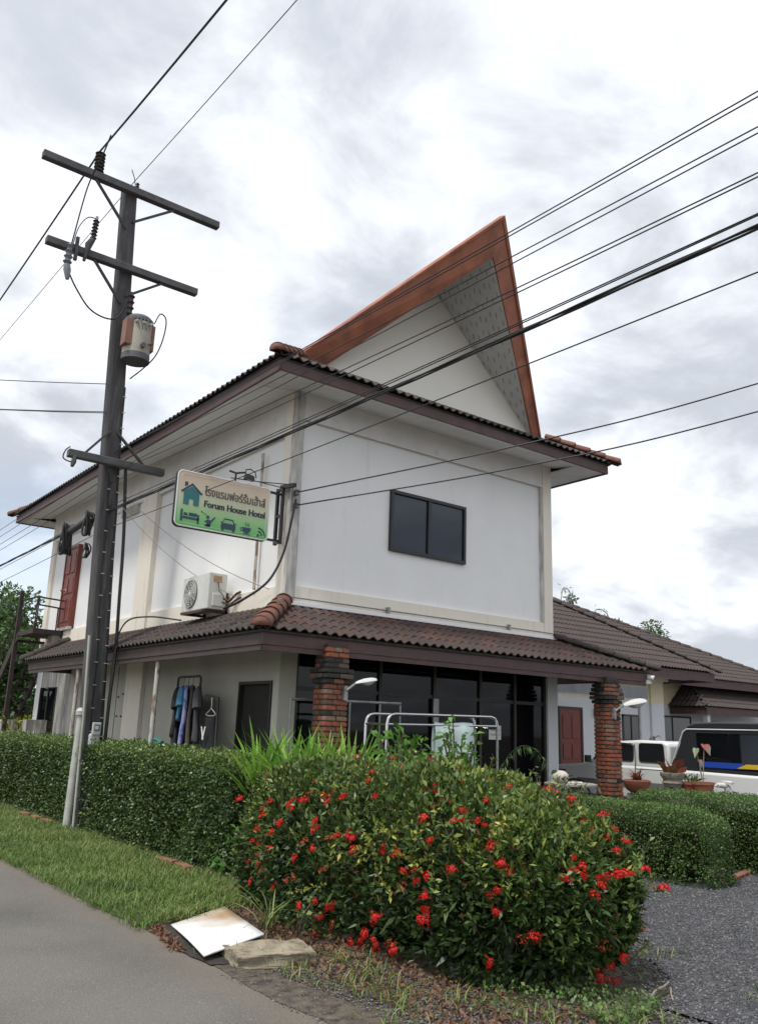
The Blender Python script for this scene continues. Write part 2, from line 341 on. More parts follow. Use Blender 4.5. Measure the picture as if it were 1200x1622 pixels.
def nrm(a): return a/np.maximum(np.linalg.norm(a, axis=1, keepdims=True), 1e-9)
def leaves(name, P, Nn, L, Wd, m, parent=None, upb=.35, jit=.7, rb=None, fold=.18, droop=.12, rng=NR, shape=.45):
    """one quad-leaf for each point, folded along its rib"""
    n = len(P); d = nrm(Nn + jit*rng.normal(size=(n, 3)) + np.array([0, 0, upb]))
    s = nrm(np.cross(d, rng.normal(size=(n, 3)))); u = np.cross(s, d)
    l = L*(.65+.7*rng.random((n, 1))); wd = Wd*(.7+.6*rng.random((n, 1)))
    V = np.empty((n, 4, 3)); V[:, 0] = P
    V[:, 1] = P+d*l*shape+s*wd*.5+u*wd*fold; V[:, 3] = P+d*l*shape-s*wd*.5+u*wd*fold
    V[:, 2] = P+d*l-np.array([0, 0, 1])*l*droop
    me = bpy.data.meshes.new(name); me.vertices.add(4*n); me.vertices.foreach_set('co', V.ravel())
    me.loops.add(4*n); me.loops.foreach_set('vertex_index', np.arange(4*n, dtype=np.int32))
    me.polygons.add(n); me.polygons.foreach_set('loop_start', np.arange(0, 4*n, 4, dtype=np.int32))
    at = me.attributes.new('rnd', 'FLOAT', 'FACE'); r = rng.random(n)
    if rb is not None: r = np.clip(rb+.28*(r-.5), 0, 1)
    at.data.foreach_set('value', r.astype(np.float32))
    me.update(calc_edges=True); me.validate(); me.materials.append(MATS[m])
    return link(bpy.data.objects.new(name, me), parent)
def blades(name, base, H, Wd, m, parent=None, lean=.5, rng=NR, dirs=None, seg=3, rb=None):
    """ribbon leaves bending over: base (n,3), height, width"""
    n = len(base); a = rng.random(n)*2*PI
    out = np.stack([np.cos(a), np.sin(a), np.zeros(n)], 1) if dirs is None else dirs
    s = np.stack([-out[:, 1], out[:, 0], np.zeros(n)], 1); h = H*(.55+.75*rng.random((n, 1))); le = lean*(.3+1.2*rng.random((n, 1)))
    V = np.empty((n, 2*seg+1, 3))
    for k in range(seg):
        t = k/seg; c = base+np.array([0, 0, 1])*h*(t-.45*le*t*t)+out*h*le*t*t; ww = Wd*(1-.35*t*t)*.5*(.6 if k == 0 else 1)
        V[:, 2*k] = c-s*ww; V[:, 2*k+1] = c+s*ww
    V[:, 2*seg] = base+np.array([0, 0, 1])*h*(1-.45*le)+out*h*le
    nv = 2*seg+1; idx = []; st = []; off = 0
    pat = [[2*k, 2*k+1, 2*k+3, 2*k+2] for k in range(seg-1)]+[[2*seg-2, 2*seg-1, 2*seg]]
    flat = np.array(sum(pat, [])); lens = [len(p) for p in pat]; tot = sum(lens)
    li = (flat[None, :]+np.arange(n)[:, None]*nv).ravel().astype(np.int32)
    starts = (np.cumsum([0]+lens[:-1])[None, :]+np.arange(n)[:, None]*tot).ravel().astype(np.int32)
    me = bpy.data.meshes.new(name); me.vertices.add(n*nv); me.vertices.foreach_set('co', V.ravel())
    me.loops.add(len(li)); me.loops.foreach_set('vertex_index', li); me.polygons.add(len(starts)); me.polygons.foreach_set('loop_start', starts)
    at = me.attributes.new('rnd', 'FLOAT', 'FACE'); r = rng.random(n) if rb is None else np.clip(rb+.25*(rng.random(n)-.5), 0, 1)
    at.data.foreach_set('value', np.repeat(r, seg).astype(np.float32))
    me.update(calc_edges=True); me.validate(); me.materials.append(MATS[m])
    return link(bpy.data.objects.new(name, me), parent)
def bumps(P, f=3., seed=0.):
    x, y, z = P[:, 0]*f+seed, P[:, 1]*f+seed*1.7, P[:, 2]*f-seed
    return (np.sin(x*1.3+np.sin(y*.9))+np.sin(y*1.7+1.3*np.sin(z*1.1))+np.sin(z*1.5+x*.7)+.6*np.sin(2.7*x+1.9*y)+.6*np.sin(3.1*y-2.3*z))/4.2
def sm(pts, k=8):
    """Catmull-Rom through points"""
    P = [Vector(p) for p in pts]; P = [2*P[0]-P[1]]+P+[2*P[-1]-P[-2]]; out = []
    for i in range(1, len(P)-2):
        for j in range(k):
            t = j/k; a, b_, c, d = P[i-1:i+3]; out.append(.5*((2*b_)+(c-a)*t+(2*a-5*b_+4*c-d)*t*t+(-a+3*b_-3*c+d)*t**3))
    return out+[P[-2]]
# ================================================================== the setting
def sheet(name, poly, z, m, wob=0., step=.25, seed=0, kind='structure'):
    pts = []
    for i, a in enumerate(poly):
        b = poly[(i+1) % len(poly)]; a = Vector(a); b = Vector(b); k = max(1, int((b-a).length/step)) if wob else 1
        for j in range(k):
            p = a.lerp(b, j/k); q = mnoise.noise_vector(Vector((p.x*2.3+seed, p.y*2.3, seed)))*wob+mnoise.noise_vector(Vector((p.x*8, p.y*8+seed, 3)))*wob*.35
            pts.append((p.x+q.x, p.y+q.y, z))
    me = bpy.data.meshes.new(name); me.from_pydata(pts, [], [tuple(range(len(pts)))]); me.materials.append(MATS[m])
    bm = bmesh.new(); bm.from_mesh(me); bmesh.ops.triangulate(bm, faces=bm.faces)
    for f in bm.faces:
        if f.normal.z < 0: f.normal_flip()
    bm.to_mesh(me); bm.free()
    o = link(bpy.data.objects.new(name, me)); return struct(o, kind)
sheet('ground', [(-700, -700), (700, -700), (700, 900), (-700, 900)], -.004, 'soil')
sheet('road', [(-9.5, -40), (-2.70, -40), (-2.66, -20), (-2.74, -6), (-2.72, -4.6), (-2.76, -3.2), (-2.72, 0), (-2.75, 30), (-2.75, 120), (-9.5, 120)], .004, 'asphalt', .028, .10, 2)
sheet('road_shoulder', [(-2.80, -14), (-2.5, -14), (-2.45, -5.2), (-2.52, -3.9), (-2.62, -3.6), (-2.72, -3.7), (-2.80, -5)], .008, 'soil', .06, .05, 5)
sheet('verge', [(-2.76, -2.75), (-1.9, -2.35), (-1.0, -1.6), (-.2, -1.2), (-.2, 60), (-2.76, 60)], .012, 'verge_soil', .075, .07, 8)
sheet('gravel_drive', [(-1.2, -14), (-1.05, -6.3), (-.35, -5.75), (.45, -4.9), (.9, -3), (.9, -.2), (5.4, -.2), (5.4, 12), (30, 12), (30, -14)], .016, 'gravel', .16, .12, 12)
sheet('porch_floor', [(.05, -1.25), (6.6, -1.25), (6.6, -.02), (.05, -.02)], .022, 'concrete')
# grass on the verge
def scatter(n, poly, zs=.012, rng=NR):
    P = np.array(poly); lo = P.min(0); hi = P.max(0); out = []
    while sum(map(len, out)) < n:
        q = lo+(hi-lo)*rng.random((n*2, 2)); c = np.zeros(len(q), bool); j = len(P)-1
        for i in range(len(P)):
            t = ((P[i, 1] > q[:, 1]) != (P[j, 1] > q[:, 1])) & (q[:, 0] < (P[j, 0]-P[i, 0])*(q[:, 1]-P[i, 1])/(P[j, 1]-P[i, 1]+1e-12)+P[i, 0]); c ^= t; j = i
        out.append(q[c])
    q = np.concatenate(out)[:n]; return np.column_stack([q, np.full(n, zs)])
def patchy(B, f, th, seed, rng=NR):
    v = bumps(np.column_stack([B[:, 0], B[:, 1], np.zeros(len(B))]), f, seed); return B[v+.5*rng.normal(size=len(B)) > th]
G = scatter(84000, [(-2.86, -2.9), (-2.0, -2.5), (-1.15, -1.7), (-1.0, 3), (-.9, 10), (-2.86, 10)])
G = G[NR.random(len(G)) < np.clip(1.25-.09*(G[:, 1]+2.8), .35, 1)]
G = patchy(G, 2.6, -.42, 3.); G = G[NR.random(len(G)) < np.clip((G[:, 0]+2.90)/.12, .12, 1)*np.clip((-1.02-G[:, 0])/.35, .3, 1)]; GH = (.075+.03*bumps(G, 3.3, 7.))[:, None]*np.where(NR.random((len(G), 1)) < .06, 1.8, 1.)
edge = np.clip((G[:, 0]+2.70)/.25, .25, 1)
o = blades('grass', G, GH, .0065, 'grass', None, .85, rb=np.clip(.46+.34*bumps(G, 2.1, 5.)+.20*NR.normal(size=len(G)), 0, 1))
tag(struct(o, 'stuff'), 'short green grass on the road verge below the long hedge', 'grass')
T = np.concatenate([np.array([[cx+.10*a, cy+.10*b, .012] for a, b in NR.normal(size=(k, 2))]) for cx, cy, k in
    [(-2.25, -4.15, 190), (-2.42, -4.5, 120), (-2.3, -4.9, 110), (-2.1, -5.0, 120), (-1.95, -5.4, 90), (-2.4, -5.5, 80), (-2.0, -4.35, 130), (-1.75, -5.9, 120), (-1.4, -6.1, 160), (-1.2, -6.25, 120), (-1.6, -6.5, 120), (-.2, -6.5, 160), (-.05, -6.6, 190), (-.35, -6.75, 190), (.15, -6.35, 120), (-2.55, -3.95, 60), (-2.28, -3.7, 60), (.15, -5.45, 70), (-2.05, -4.7, 120), (-2.2, -5.2, 100), (-2.35, -2.6, 200), (-2.1, -2.45, 260), (-1.75, -2.3, 260), (-1.5, -2.2, 200)]])
T = T[NR.random(len(T)) < np.where(T[:, 1] < -3.5, .42, 1.)]
o = blades('weeds', T, .10, .007, 'grass', None, 1.0, rb=np.clip(.55+.28*NR.normal(size=len(T)), 0, 1)); tag(struct(o, 'stuff'), 'scattered weedy grass tufts on bare soil beside the road', 'weeds')
B = patchy(scatter(2600, [(-2.0, -5.6), (-1.5, -6.3), (-.8, -6.1), (-.9, -5.7), (-1.5, -5.3)], .02), 5., .15, 2.)
B[:, 2] += .06*NR.random(len(B)); o = leaves('groundcover', B, np.tile([0, 0, .4], (len(B), 1)), .028, .02, 'leaf_box', None, .2, 1.0)
tag(struct(o, 'stuff'), 'low small-leaved ground cover at the near foot of the bush', 'ground cover')
# loose gravel and litter: real stones
def stones(name, n, poly, size, m, z, label, cat, flat=.6):
    P = scatter(n, poly, z); oct_ = np.array([(1, 0, 0), (0, 1, 0), (-1, 0, 0), (0, -1, 0), (0, 0, 1), (0, 0, -1)], float)
    sc = size*(.5+NR.random((n, 1, 1)))*np.array([1, 1, flat])*(.6+.8*NR.random((n, 1, 3))); a = NR.random(n)*2*PI; c, s_ = np.cos(a), np.sin(a)
    V = oct_[None]*sc; V = V+NR.normal(size=V.shape)*size*.18
    V = np.stack([V[..., 0]*c[:, None]-V[..., 1]*s_[:, None], V[..., 0]*s_[:, None]+V[..., 1]*c[:, None], V[..., 2]], -1)+P[:, None, :]
    F = np.array([(0, 1, 4), (1, 2, 4), (2, 3, 4), (3, 0, 4), (1, 0, 5), (2, 1, 5), (3, 2, 5), (0, 3, 5)])
    li = (F.ravel()[None]+np.arange(n)[:, None]*6).ravel().astype(np.int32)
    me = bpy.data.meshes.new(name); me.vertices.add(6*n); me.vertices.foreach_set('co', V.ravel()); me.loops.add(len(li)); me.loops.foreach_set('vertex_index', li)
    me.polygons.add(8*n); me.polygons.foreach_set('loop_start', np.arange(0, 24*n, 3, dtype=np.int32))
    me.polygons.foreach_set('material_index', np.repeat(NR.integers(0, len(m), n), 8).astype(np.int32))
    me.update(calc_edges=True); me.validate()
    for k in m: me.materials.append(MATS[k])
    o = link(bpy.data.objects.new(name, me)); tag(struct(o, 'stuff'), label, cat); return o
stones('gravel', 30000, [(-1.35, -6.9), (-1.1, -6.1), (-.35, -5.5), (.5, -4.7), (.9, -3), (3.2, -2.5), (4.8, -3.4), (4.8, -4.2), (1.5, -6.2), (.2, -7.2)], .009, ['stone0', 'stone0', 'stone1', 'stone3', 'stone2'], .018, 'dark grey loose gravel of the driveway', 'gravel')
stones('pebbles', 12000, [(-2.85, -4.2), (-1.9, -4.3), (-1.5, -5.5), (-1.0, -6.2), (-1.3, -7), (-2.8, -6.5)], .007, ['stone1', 'stone2', 'mortar', 'deadleaf', 'stone1'], .004, 'small pale pebbles mixed into the soil by the road', 'pebbles')
dl = scatter(2600, [(-2.35, -3.4), (-1.5, -2.9), (-1.6, -5.2), (-1.3, -6.2), (-2.3, -6.2)], .015)
o = leaves('leaf_litter', dl, np.tile([0, 0, .1], (len(dl), 1)), .042, .018, 'deadleaf', None, .05, 1.2); tag(struct(o, 'stuff'), 'brown fallen leaves under the flowering bush', 'leaf litter')
# flagstones and brick edging between the low hedges
for i, (x, y, a, sx, sy) in enumerate([(3.95, -3.40, .2, .26, .2), (4.35, -3.22, -.1, .22, .2), (4.15, -2.9, .4, .24, .2), (4.0, -2.5, .1, .22, .22)]):
    b = MB(); poly = [(x+sx*math.cos(a+t)*(1+.15*math.sin(3*t+i)), y+sy*math.sin(a+t)*(1+.15*math.cos(2*t+i))) for t in [k*PI/3.5 for k in range(7)]]
    b.prism(poly, .0, .045, 'xy'); tag(b.build('flagstone', 'flagstone', None, bevel=.008), ['flat grey flagstone nearest the gravel between the low hedges', 'flat grey flagstone beside the far low hedge', 'second flat flagstone of the path between the low hedges', 'flat flagstone deepest between the low hedges'][i], 'flagstone', 'path flagstones')
for i in range(5):
    b = MB(); b.box(-.10, .10, -.045, .045, 0, .05)
    tag(b.build('edging_brick', 'edging', None, bevel=.006, wm=Matrix.Translation((3.74+.21*i, -3.78+.06*i, .01)) @ Matrix.Rotation(.28+.05*math.sin(i*5), 4, 'Z')), ['red edging brick touching the near low hedge, first of the row', 'second red edging brick from the near low hedge', 'middle red edging brick between the two low hedges', 'fourth red edging brick from the near low hedge', 'red edging brick touching the far low hedge, last of the row'][i], 'brick', 'edging bricks at the end of the path')
for i, (y, t) in enumerate([(5.6, .02), (5.0, -.03), (4.45, .02), (.1, .1), (-.35, -.1)]):
    b = MB(); b.box(-.05, .05, -.18, .18, 0, .06)
    tag(b.build('edging_brick', 'edging', None, bevel=.006, wm=Matrix.Translation((-1.28, y, .0)) @ Matrix.Rotation(t, 4, 'Z')), ['farthest red brick at the foot of the long hedge', 'middle red brick of three at the hedge foot left of the pipe', 'red brick at the hedge foot just left of the pale pipe', 'red brick in the grass at the foot of the long hedge', 'nearest red brick in the grass by the hedge foot'][i], 'brick', 'bricks along the foot of the long hedge')

# ================================================================== the two-storey house
W_, L_ = 5.2, 10.45
house = thing('house', 'two-storey white house with steep orange gable above a brown tiled canopy', 'house', (2.6, 5.2, 0))
ZB, ZE = 3.08, 6.0
# upper storey: recessed white panels inside proud cream bands
boxes('wall', 'wall_white', house, (.05, 5.15, .05, 10.40, 2.55, 6.12))
boxes('wall_band', 'wall_cream', house, (.0, 5.2, 0, .05, 2.9, 3.36), (0, .05, .05, 10.45, 2.9, 3.36), (5.15, 5.2, .05, 10.45, 2.9, 3.36))
boxes('wall_band', 'soffit', house, (.0, 5.2, .003, .05, 5.715, 6.12), (.003, .05, .05, 10.45, 5.50, 6.12))
boxes('trim_moulding', 'soffit', house, (.14, 5.04, -.012, .02, 5.69, 5.725), (-.012, .02, .25, 4.5, 5.475, 5.51))
boxes('corner_pilaster', 'pilaster', house, (-.012, .145, -.014, .06, 2.95, 6.10), bevel=.004)
boxes('corner_pilaster', 'wall_cream', house, (-.008, .045, .06, .25, 2.95, 6.10), bevel=.004)
boxes('corner_pilaster', 'wall_cream', house, (5.00, 5.208, -.014, .06, 2.95, 6.10), bevel=.004)
boxes('pilaster_edge', 'pilaster', house, (4.955, 4.998, -.006, .06, 3.36, 5.72), bevel=.003)
boxes('side_pilaster', 'wall_cream', house, (-.045, .05, 4.48, 5.08, 2.95, 5.55), bevel=.004)
boxes('end_pilaster', 'wall_cream', house, (-.006, .05, 10.2, 10.45, 2.95, 6.1), bevel=.004)
boxes('ledge', 'wall_white', house, (-.03, 5.25, -.055, .0, 3.095, 3.15), bevel=.006)
boxes('ledge', 'wall_white', house, (5.2, 5.25, .0, 2, 3.095, 3.15), bevel=.006)
b = MB(); b.tube([(.05, -.05, 3.195), (5.15, -.05, 3.195)], .010, 6)
b.box(1.66, 1.70, -.075, -.02, 3.16, 3.24); b.box(4.1, 4.14, -.075, -.02, 3.16, 3.24); b.build('conduit', 'galvanised', house)
# vertical hairline pipe on the side wall behind the sign
b = MB(); b.tube([(-.02, .80, 3.37), (-.02, .80, 5.35)], .022, 6); b.build('downpipe', 'peeling', house)
# louvred vent
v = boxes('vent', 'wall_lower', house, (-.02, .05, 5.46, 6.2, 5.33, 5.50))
for k in range(9): boxes('louvre', 'pilaster', v, (-.035, -.02, 5.49+.075*k, 5.53+.075*k, 5.35, 5.48))
# window on the front
wn = boxes('window', 'frame_black', house, (1.72, 3.22, -.005, .05, 4.955, 5.005), (1.72, 3.22, -.005, .05, 4.085, 4.135), (1.72, 1.765, -.005, .05, 4.135, 4.955), (3.175, 3.22, -.005, .05, 4.135, 4.955), (2.44, 2.50, -.001, .05, 4.135, 4.955), bevel=.003)
boxes('pane', 'window_glass', wn, (1.765, 2.44, .030, .036, 4.135, 4.955)); boxes('pane', 'window_glass', wn, (2.50, 3.175, .024, .030, 4.135, 4.955))
boxes('window_backing', 'dark_room', wn, (1.765, 3.175, .044, .049, 4.135, 4.955))
# red door at the far end, upstairs
def panel_door(parent, x, y0, y1, z0, z1, m='door_red', fr='door_red'):
    d = boxes('door', m, parent, (x-.03, x+.04, y0, y1, z0, z1))
    boxes('door_frame', fr, d, (x-.05, x+.04, y0-.05, y0, z0, z1+.05), (x-.05, x+.04, y1, y1+.05, z0, z1+.05), (x-.05, x+.04, y0, y1, z1, z1+.05))
    h = (z1-z0); wd = y1-y0
    for a, c in ((.08, .46), (.54, .92)):
        for q, r in ((.06, .36), (.42, .62), (.68, .94)):
            boxes('door_panel', m, d, (x-.045, x-.03, y0+wd*a, y0+wd*c, z0+h*q, z0+h*r), bevel=.008)
    b = MB(); b.lathe([(.012, 0), (.012, .04), (.03, .05), (.03, .075), (.012, .085)], (x-.03, y1-.08, z0+h*.48), 10, (-1, 0, 0)); b.build('handle', 'chrome', d)
    return d
panel_door(house, 0, 8.48, 9.18, 3.43, 5.12)
boxes('door_sill', 'wall_dirty', house, (-.06, .0, 8.4, 9.25, 3.36, 3.425))
# ground floor
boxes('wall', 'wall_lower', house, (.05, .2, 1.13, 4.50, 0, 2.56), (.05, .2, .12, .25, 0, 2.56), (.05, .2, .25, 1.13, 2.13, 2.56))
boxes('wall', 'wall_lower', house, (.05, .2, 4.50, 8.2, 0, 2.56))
boxes('wall', 'wall_dirty', house, (.048, .2, 8.2, 8.98, 0, 2.56), (.048, .2, 8.98, 10.1, 2.2, 2.56))
boxes('wall', 'wall_white', house, (.04, .2, 10.1, 10.45, 0, 2.56), (.2, 5.2, 10.25, 10.44, 0, 2.56), (5.05, 5.2, .2, 10.25, 0, 2.56))
boxes('side_pilaster', 'wall_cream', house, (-.02, .05, 4.40, 5.10, 0, 2.6), bevel=.004)
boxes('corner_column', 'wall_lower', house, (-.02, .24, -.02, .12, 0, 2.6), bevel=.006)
boxes('corner_column', 'far_white', house, (5.04, 5.28, -.02, .2, 0, 2.6), bevel=.006)
b = MB(); b.box(.046, .052, 5.62, 5.64, .2, 2.5); b.build('panel_joint', 'bronze_frame', house)
for k, (y, z) in enumerate([(5.3, 2.0), (5.5, 1.95), (5.3, 1.62), (5.5, 1.62)]): boxes('bolt', 'bronze_frame', house, (.03, .05, y, y+.03, z, z+.03))
d = boxes('doorway', 'dark_room', house, (.10, .13, .25, 1.13, 0, 2.13))
boxes('door_frame', 'bronze_frame', d, (.03, .10, .25, .29, 0, 2.13), (.03, .10, 1.09, 1.13, 0, 2.13), (.03, .10, .29, 1.09, 2.09, 2.13))
d = boxes('doorway', 'dark_room', house, (.10, .13, 8.98, 10.1, 0, 2.2))
boxes('door_frame', 'bronze_frame', d, (.03, .10, 8.98, 9.02, 0, 2.2), (.03, .10, 9.52, 9.56, 0, 2.2), (.03, .10, 10.06, 10.1, 0, 2.2))
boxes('pane', 'shop_glass', d, (.05, .06, 9.02, 9.52, .1, 2.2)); boxes('pane', 'shop_glass', d, (.07, .08, 9.56, 10.06, .1, 2.2))
# dim shop room behind the glazing
boxes('room', 'dark_room', house, (.2, 5.05, 3.2, 3.3, 0, 2.55), (.2, .25, .3, 3.2, 0, 2.55), (5.0, 5.05, .3, 3.2, 0, 2.55), (.25, 5.0, .1, 3.2, .02, .06), (.25, 5.0, .1, 3.2, 2.56, 2.60))
sf = boxes('shopfront', 'bronze_frame', house, *[(x, x+.05, .02, .09, .1, 2.55) for x in (.24, .98, 1.62, 2.62, 3.55, 4.30, 4.99)], (.29, 4.99, .03, .08, 2.02, 2.07), (.29, 4.99, .03, .08, .1, .2), (.29, 4.99, .03, .08, 2.50, 2.55))
for a, c in ((.29, .98), (1.03, 1.62), (1.67, 2.62), (2.67, 3.55), (3.60, 4.30), (4.35, 4.99)):
    boxes('pane', 'shop_glass', sf, (a, c, .052, .058, .2, 2.02)); boxes('pane', 'shop_glass', sf, (a, c, .052, .058, 2.07, 2.50))
boxes('door_stile', 'galvanised', sf, (2.60, 2.70, -.01, .02, .1, 2.02))
boxes('curtain', 'far_white', sf, (1.7, 3.5, .35, .37, 2.18, 2.5)); boxes('curtain', 'far_white', sf, (.3, 1.6, .45, .47, 2.18, 2.4))
# ---------------- roofs
def tile_mesh(m, w=.29, l=.34, amp=.020, th=.013, seg=12):
    b = MB(); P = []
    for k, (y, lift) in enumerate(((0, .016), (l, 0))):
        for t in (0, -th):
            for i in range(seg+1): P.append((w*i/seg, y, amp*math.cos(4*PI*i/seg)+lift+t))
    n = seg+1; F = []
    for i in range(seg): F += [(i, i+1, 2*n+i+1, 2*n+i), (n+i+1, n+i, 3*n+i, 3*n+i+1), (i+1, i, n+i, n+i+1)]
    b.add(P, F); return b.mesh('tile', m, True)
TM = [tile_mesh('tile%d' % i) for i in range(4)]+[tile_mesh('tile_old')]
def clipped(me, wm, planes):
    """cut a tile along hip lines: planes in world (point, outward normal)"""
    bm = bmesh.new(); bm.from_mesh(me); cut = False
    for co, no in planes:
        inv = wm.inverted(); lc = inv @ Vector(co); ln = (inv.to_3x3() @ Vector(no)).normalized()
        ds = [(v.co-lc).dot(ln) for v in bm.verts]
        if not ds: break
        if max(ds) <= 0: continue
        if min(ds) >= 0: bm.free(); return None
        bmesh.ops.bisect_plane(bm, geom=bm.verts[:]+bm.edges[:]+bm.faces[:], plane_co=lc, plane_no=ln, clear_outer=True); cut = True
    if not cut: bm.free(); return me
    m2 = me.copy(); bm.to_mesh(m2); bm.free(); return m2
def tile_slope(parent, e0, e1, top, rows, expo, planes=(), pick=(0, 1, 2, 3), w=.29, rng=rnd):
    """tiles from the eave line e0-e1 up towards the height of top"""
    e0 = Vector(e0); e1 = Vector(e1); u = (e1-e0).normalized(); v = Vector(top)-e0; v = v-u*v.dot(u); v.normalize(); nz = u.cross(v)
    if nz.z < 0: nz = -nz
    n = int(math.ceil((e1-e0).length/w)); k = 0
    for r in range(rows):
        for i in range(n):
            o = e0+u*(w*i)+v*(expo*r)+nz*(.012+.002*rng.random())
            wm = Matrix(((u.x, v.x, nz.x, o.x), (u.y, v.y, nz.y, o.y), (u.z, v.z, nz.z, o.z), (0, 0, 0, 1))) @ Matrix.Rotation(rng.uniform(-.012, .012), 4, 'Z')
            p = pick[rng.randrange(len(pick))] if r else pick[-1-rng.randrange(2)]
            me = clipped(TM[p], wm, planes)
            if me: piece('tile', me, parent, wm); k += 1
def caps(parent, a, b, r=.105, step=.26, m='ridge', knob=True):
    a = Vector(a); b = Vector(b); d = (b-a).normalized(); n = max(1, int((b-a).length/step)); up_ = Vector((0, 0, 1)); sx = d.cross(up_).normalized(); uz = sx.cross(d)
    for i in range(n+1):
        p = a+d*step*i; mb = MB(); vs = []; q = min(step*1.12, (b-p).length+.02)
        if q < .06: continue
        for t, rr in ((0, r), (.03, r*1.04), (q, r*.88)):
            for j in range(9):
                an = PI*(j/8)*1.1-.05*PI; vs.append(p+d*t+sx*math.cos(an)*rr+uz*(math.sin(an)*rr*.9+.012*(1-t/q)))
        mb.add(vs, [(k*9+j, k*9+j+1, k*9+9+j+1, k*9+9+j) for k in range(2) for j in range(8)]); 
        if i == 0 and knob: mb.add([p+sx*math.cos(PI*j/8)*r-d*.06*math.sin(PI*j/8)*0+uz*math.sin(PI*j/8)*r*.9 for j in range(9)]+[p-d*.05+uz*.02], [(j, j+1, 9) for j in range(8)])
        o = mb.build('ridge_cap', m, parent, True); so_ = o.modifiers.new('s', 'SOLIDIFY'); so_.thickness = .012
# canopy over the ground floor
CX0, CX1, CY0, CYE = -.80, 6.48, -.90, 8.25        # fascia lines; tiles stick out .05
canopy = boxes('canopy', 'fascia', house, (CX0, CX1, CY0, CY0+.03, 2.467, 2.625))
boxes('fascia_board', 'fascia', canopy, (CX0+.02, CX1-.02, CY0+.012, CY0+.04, 2.40, 2.462))
boxes('fascia_board', 'fascia_side', canopy, (CX0, CX0+.03, CY0+.03, CYE, 2.467, 2.625)); boxes('fascia_board', 'fascia_side', canopy, (CX0+.012, CX0+.04, CY0+.04, CYE, 2.40, 2.462))
boxes('fascia_board', 'fascia', canopy, (CX1-.03, CX1, CY0+.03, 1.2, 2.467, 2.625)); boxes('fascia_board', 'fascia', canopy, (CX0+.03, .05, CYE-.03, CYE, 2.45, 2.63))
boxes('canopy_ceiling', 'fascia_side', canopy, (CX0+.045, .05, CY0+.045, CYE-.03, 2.57, 2.60), (.05, CX1-.03, CY0+.045, .0, 2.57, 2.60))
E0 = (-.86, -.96, 2.645)
hipL = ((0, 0, 3.1), Vector((-1, .90, 0)).normalized())          # cuts the front slope along the corner hip
DK = MB(); DK.slab([(-.84, -.94, 2.625), (6.5, -.94, 2.625), (5.2, -.02, 3.07), (0, -.02, 3.07)], .02)
DK.slab([(-.84, 8.4, 2.625), (-.84, -.94, 2.625), (0, -.02, 3.07), (0, 8.4, 3.07)], .02)
DK.slab([(6.5, -.94, 2.625), (6.5, 1.2, 2.625), (5.2, 1.2, 3.07), (5.2, -.02, 3.07)], .02)
DK.build('roof_deck', 'tile_old', canopy)
tile_slope(canopy, (-.86, -.96, 2.64), (6.60, -.96, 2.64), (0, -.02, 3.075), 4, .262, [((0, 0, 3.08), (-.96, .86, 0)), ((5.2, 0, 3.08), (.96, 1.40, 0)), ((0, -.02, 3), (0, 1, 0))], (0, 3, 0, 1, 2, 1))
tile_slope(canopy, (-.86, 8.45, 2.64), (-.86, -.96, 2.64), (0, 8.45, 3.075), 4, .248, [((0, 0, 3.08), (.96, -.86, 0)), ((-.02, 0, 3), (1, 0, 0))], (1, 2, 0, 4, 4))
caps(canopy, (-.90, -1.0, 2.66), (-.02, -.02, 3.13), .12, .27)
caps(canopy, (6.66, -1.0, 2.66), (5.22, -.02, 3.13), .10, .27, 'tile_old')
caps(canopy, (-.90, 8.42, 2.66), (-.02, 8.42, 3.13), .09, .27, 'tile_old')
# main roof: tiled skirt all round, steep gable above
mroof = boxes('main_roof', 'fascia', house, (-.70, 5.90, -.70, -.67, 5.966, 6.125))
boxes('fascia_board', 'fascia', mroof, (-.70, -.67, -.67, 11.15, 5.966, 6.125)); boxes('fascia_board', 'fascia', mroof, (5.87, 5.90, -.67, 11.15, 5.966, 6.125)); boxes('fascia_board', 'fascia', mroof, (-.67, 5.87, 11.12, 11.15, 5.966, 6.125))
boxes('fascia_trim', 'fascia', mroof, (-.685, 5.885, -.712, -.70, 5.962, 6.02)); boxes('fascia_trim', 'fascia', mroof, (-.712, -.70, -.70, 11.14, 5.962, 6.02))
DK = MB(); q0 = [(-.72, -.72, 6.125), (5.92, -.72, 6.125), (5.92, 11.17, 6.125), (-.72, 11.17, 6.125)]; q1 = [(.1, .1, 6.60), (5.1, .1, 6.60), (5.1, 10.35, 6.60), (.1, 10.35, 6.60)]
for i in range(4): DK.slab([q0[i], q0[(i+1) % 4], q1[(i+1) % 4], q1[i]], .015)
DK.build('roof_deck', 'tile_old', mroof)
tile_slope(mroof, (-.76, -.76, 6.135), (5.98, -.76, 6.135), (0, .1, 6.62), 2, .27, [((0, 0, 6), (-1, 1, 0)), ((5.2, 0, 6), (1, 1, 0))], (1, 2, 4, 4))
tile_slope(mroof, (-.76, 11.2, 6.135), (-.76, -.76, 6.135), (.1, 11.2, 6.62), 2, .27, [((0, 0, 6), (1, -1, 0))], (2, 4, 4))
tile_slope(mroof, (5.96, -.76, 6.135), (5.96, 2.2, 6.135), (5.1, 0, 6.62), 2, .27, [((5.2, 0, 6), (-1, -1, 0))], (2, 4, 4))
for a, c in (((-.83, -.83, 6.14), (.05, .05, 6.63)), ((6.03, -.83, 6.14), (5.15, .05, 6.63)), ((-.83, 11.27, 6.14), (.05, 10.4, 6.63))): caps(mroof, a, c, .105, .27, 'ridge')
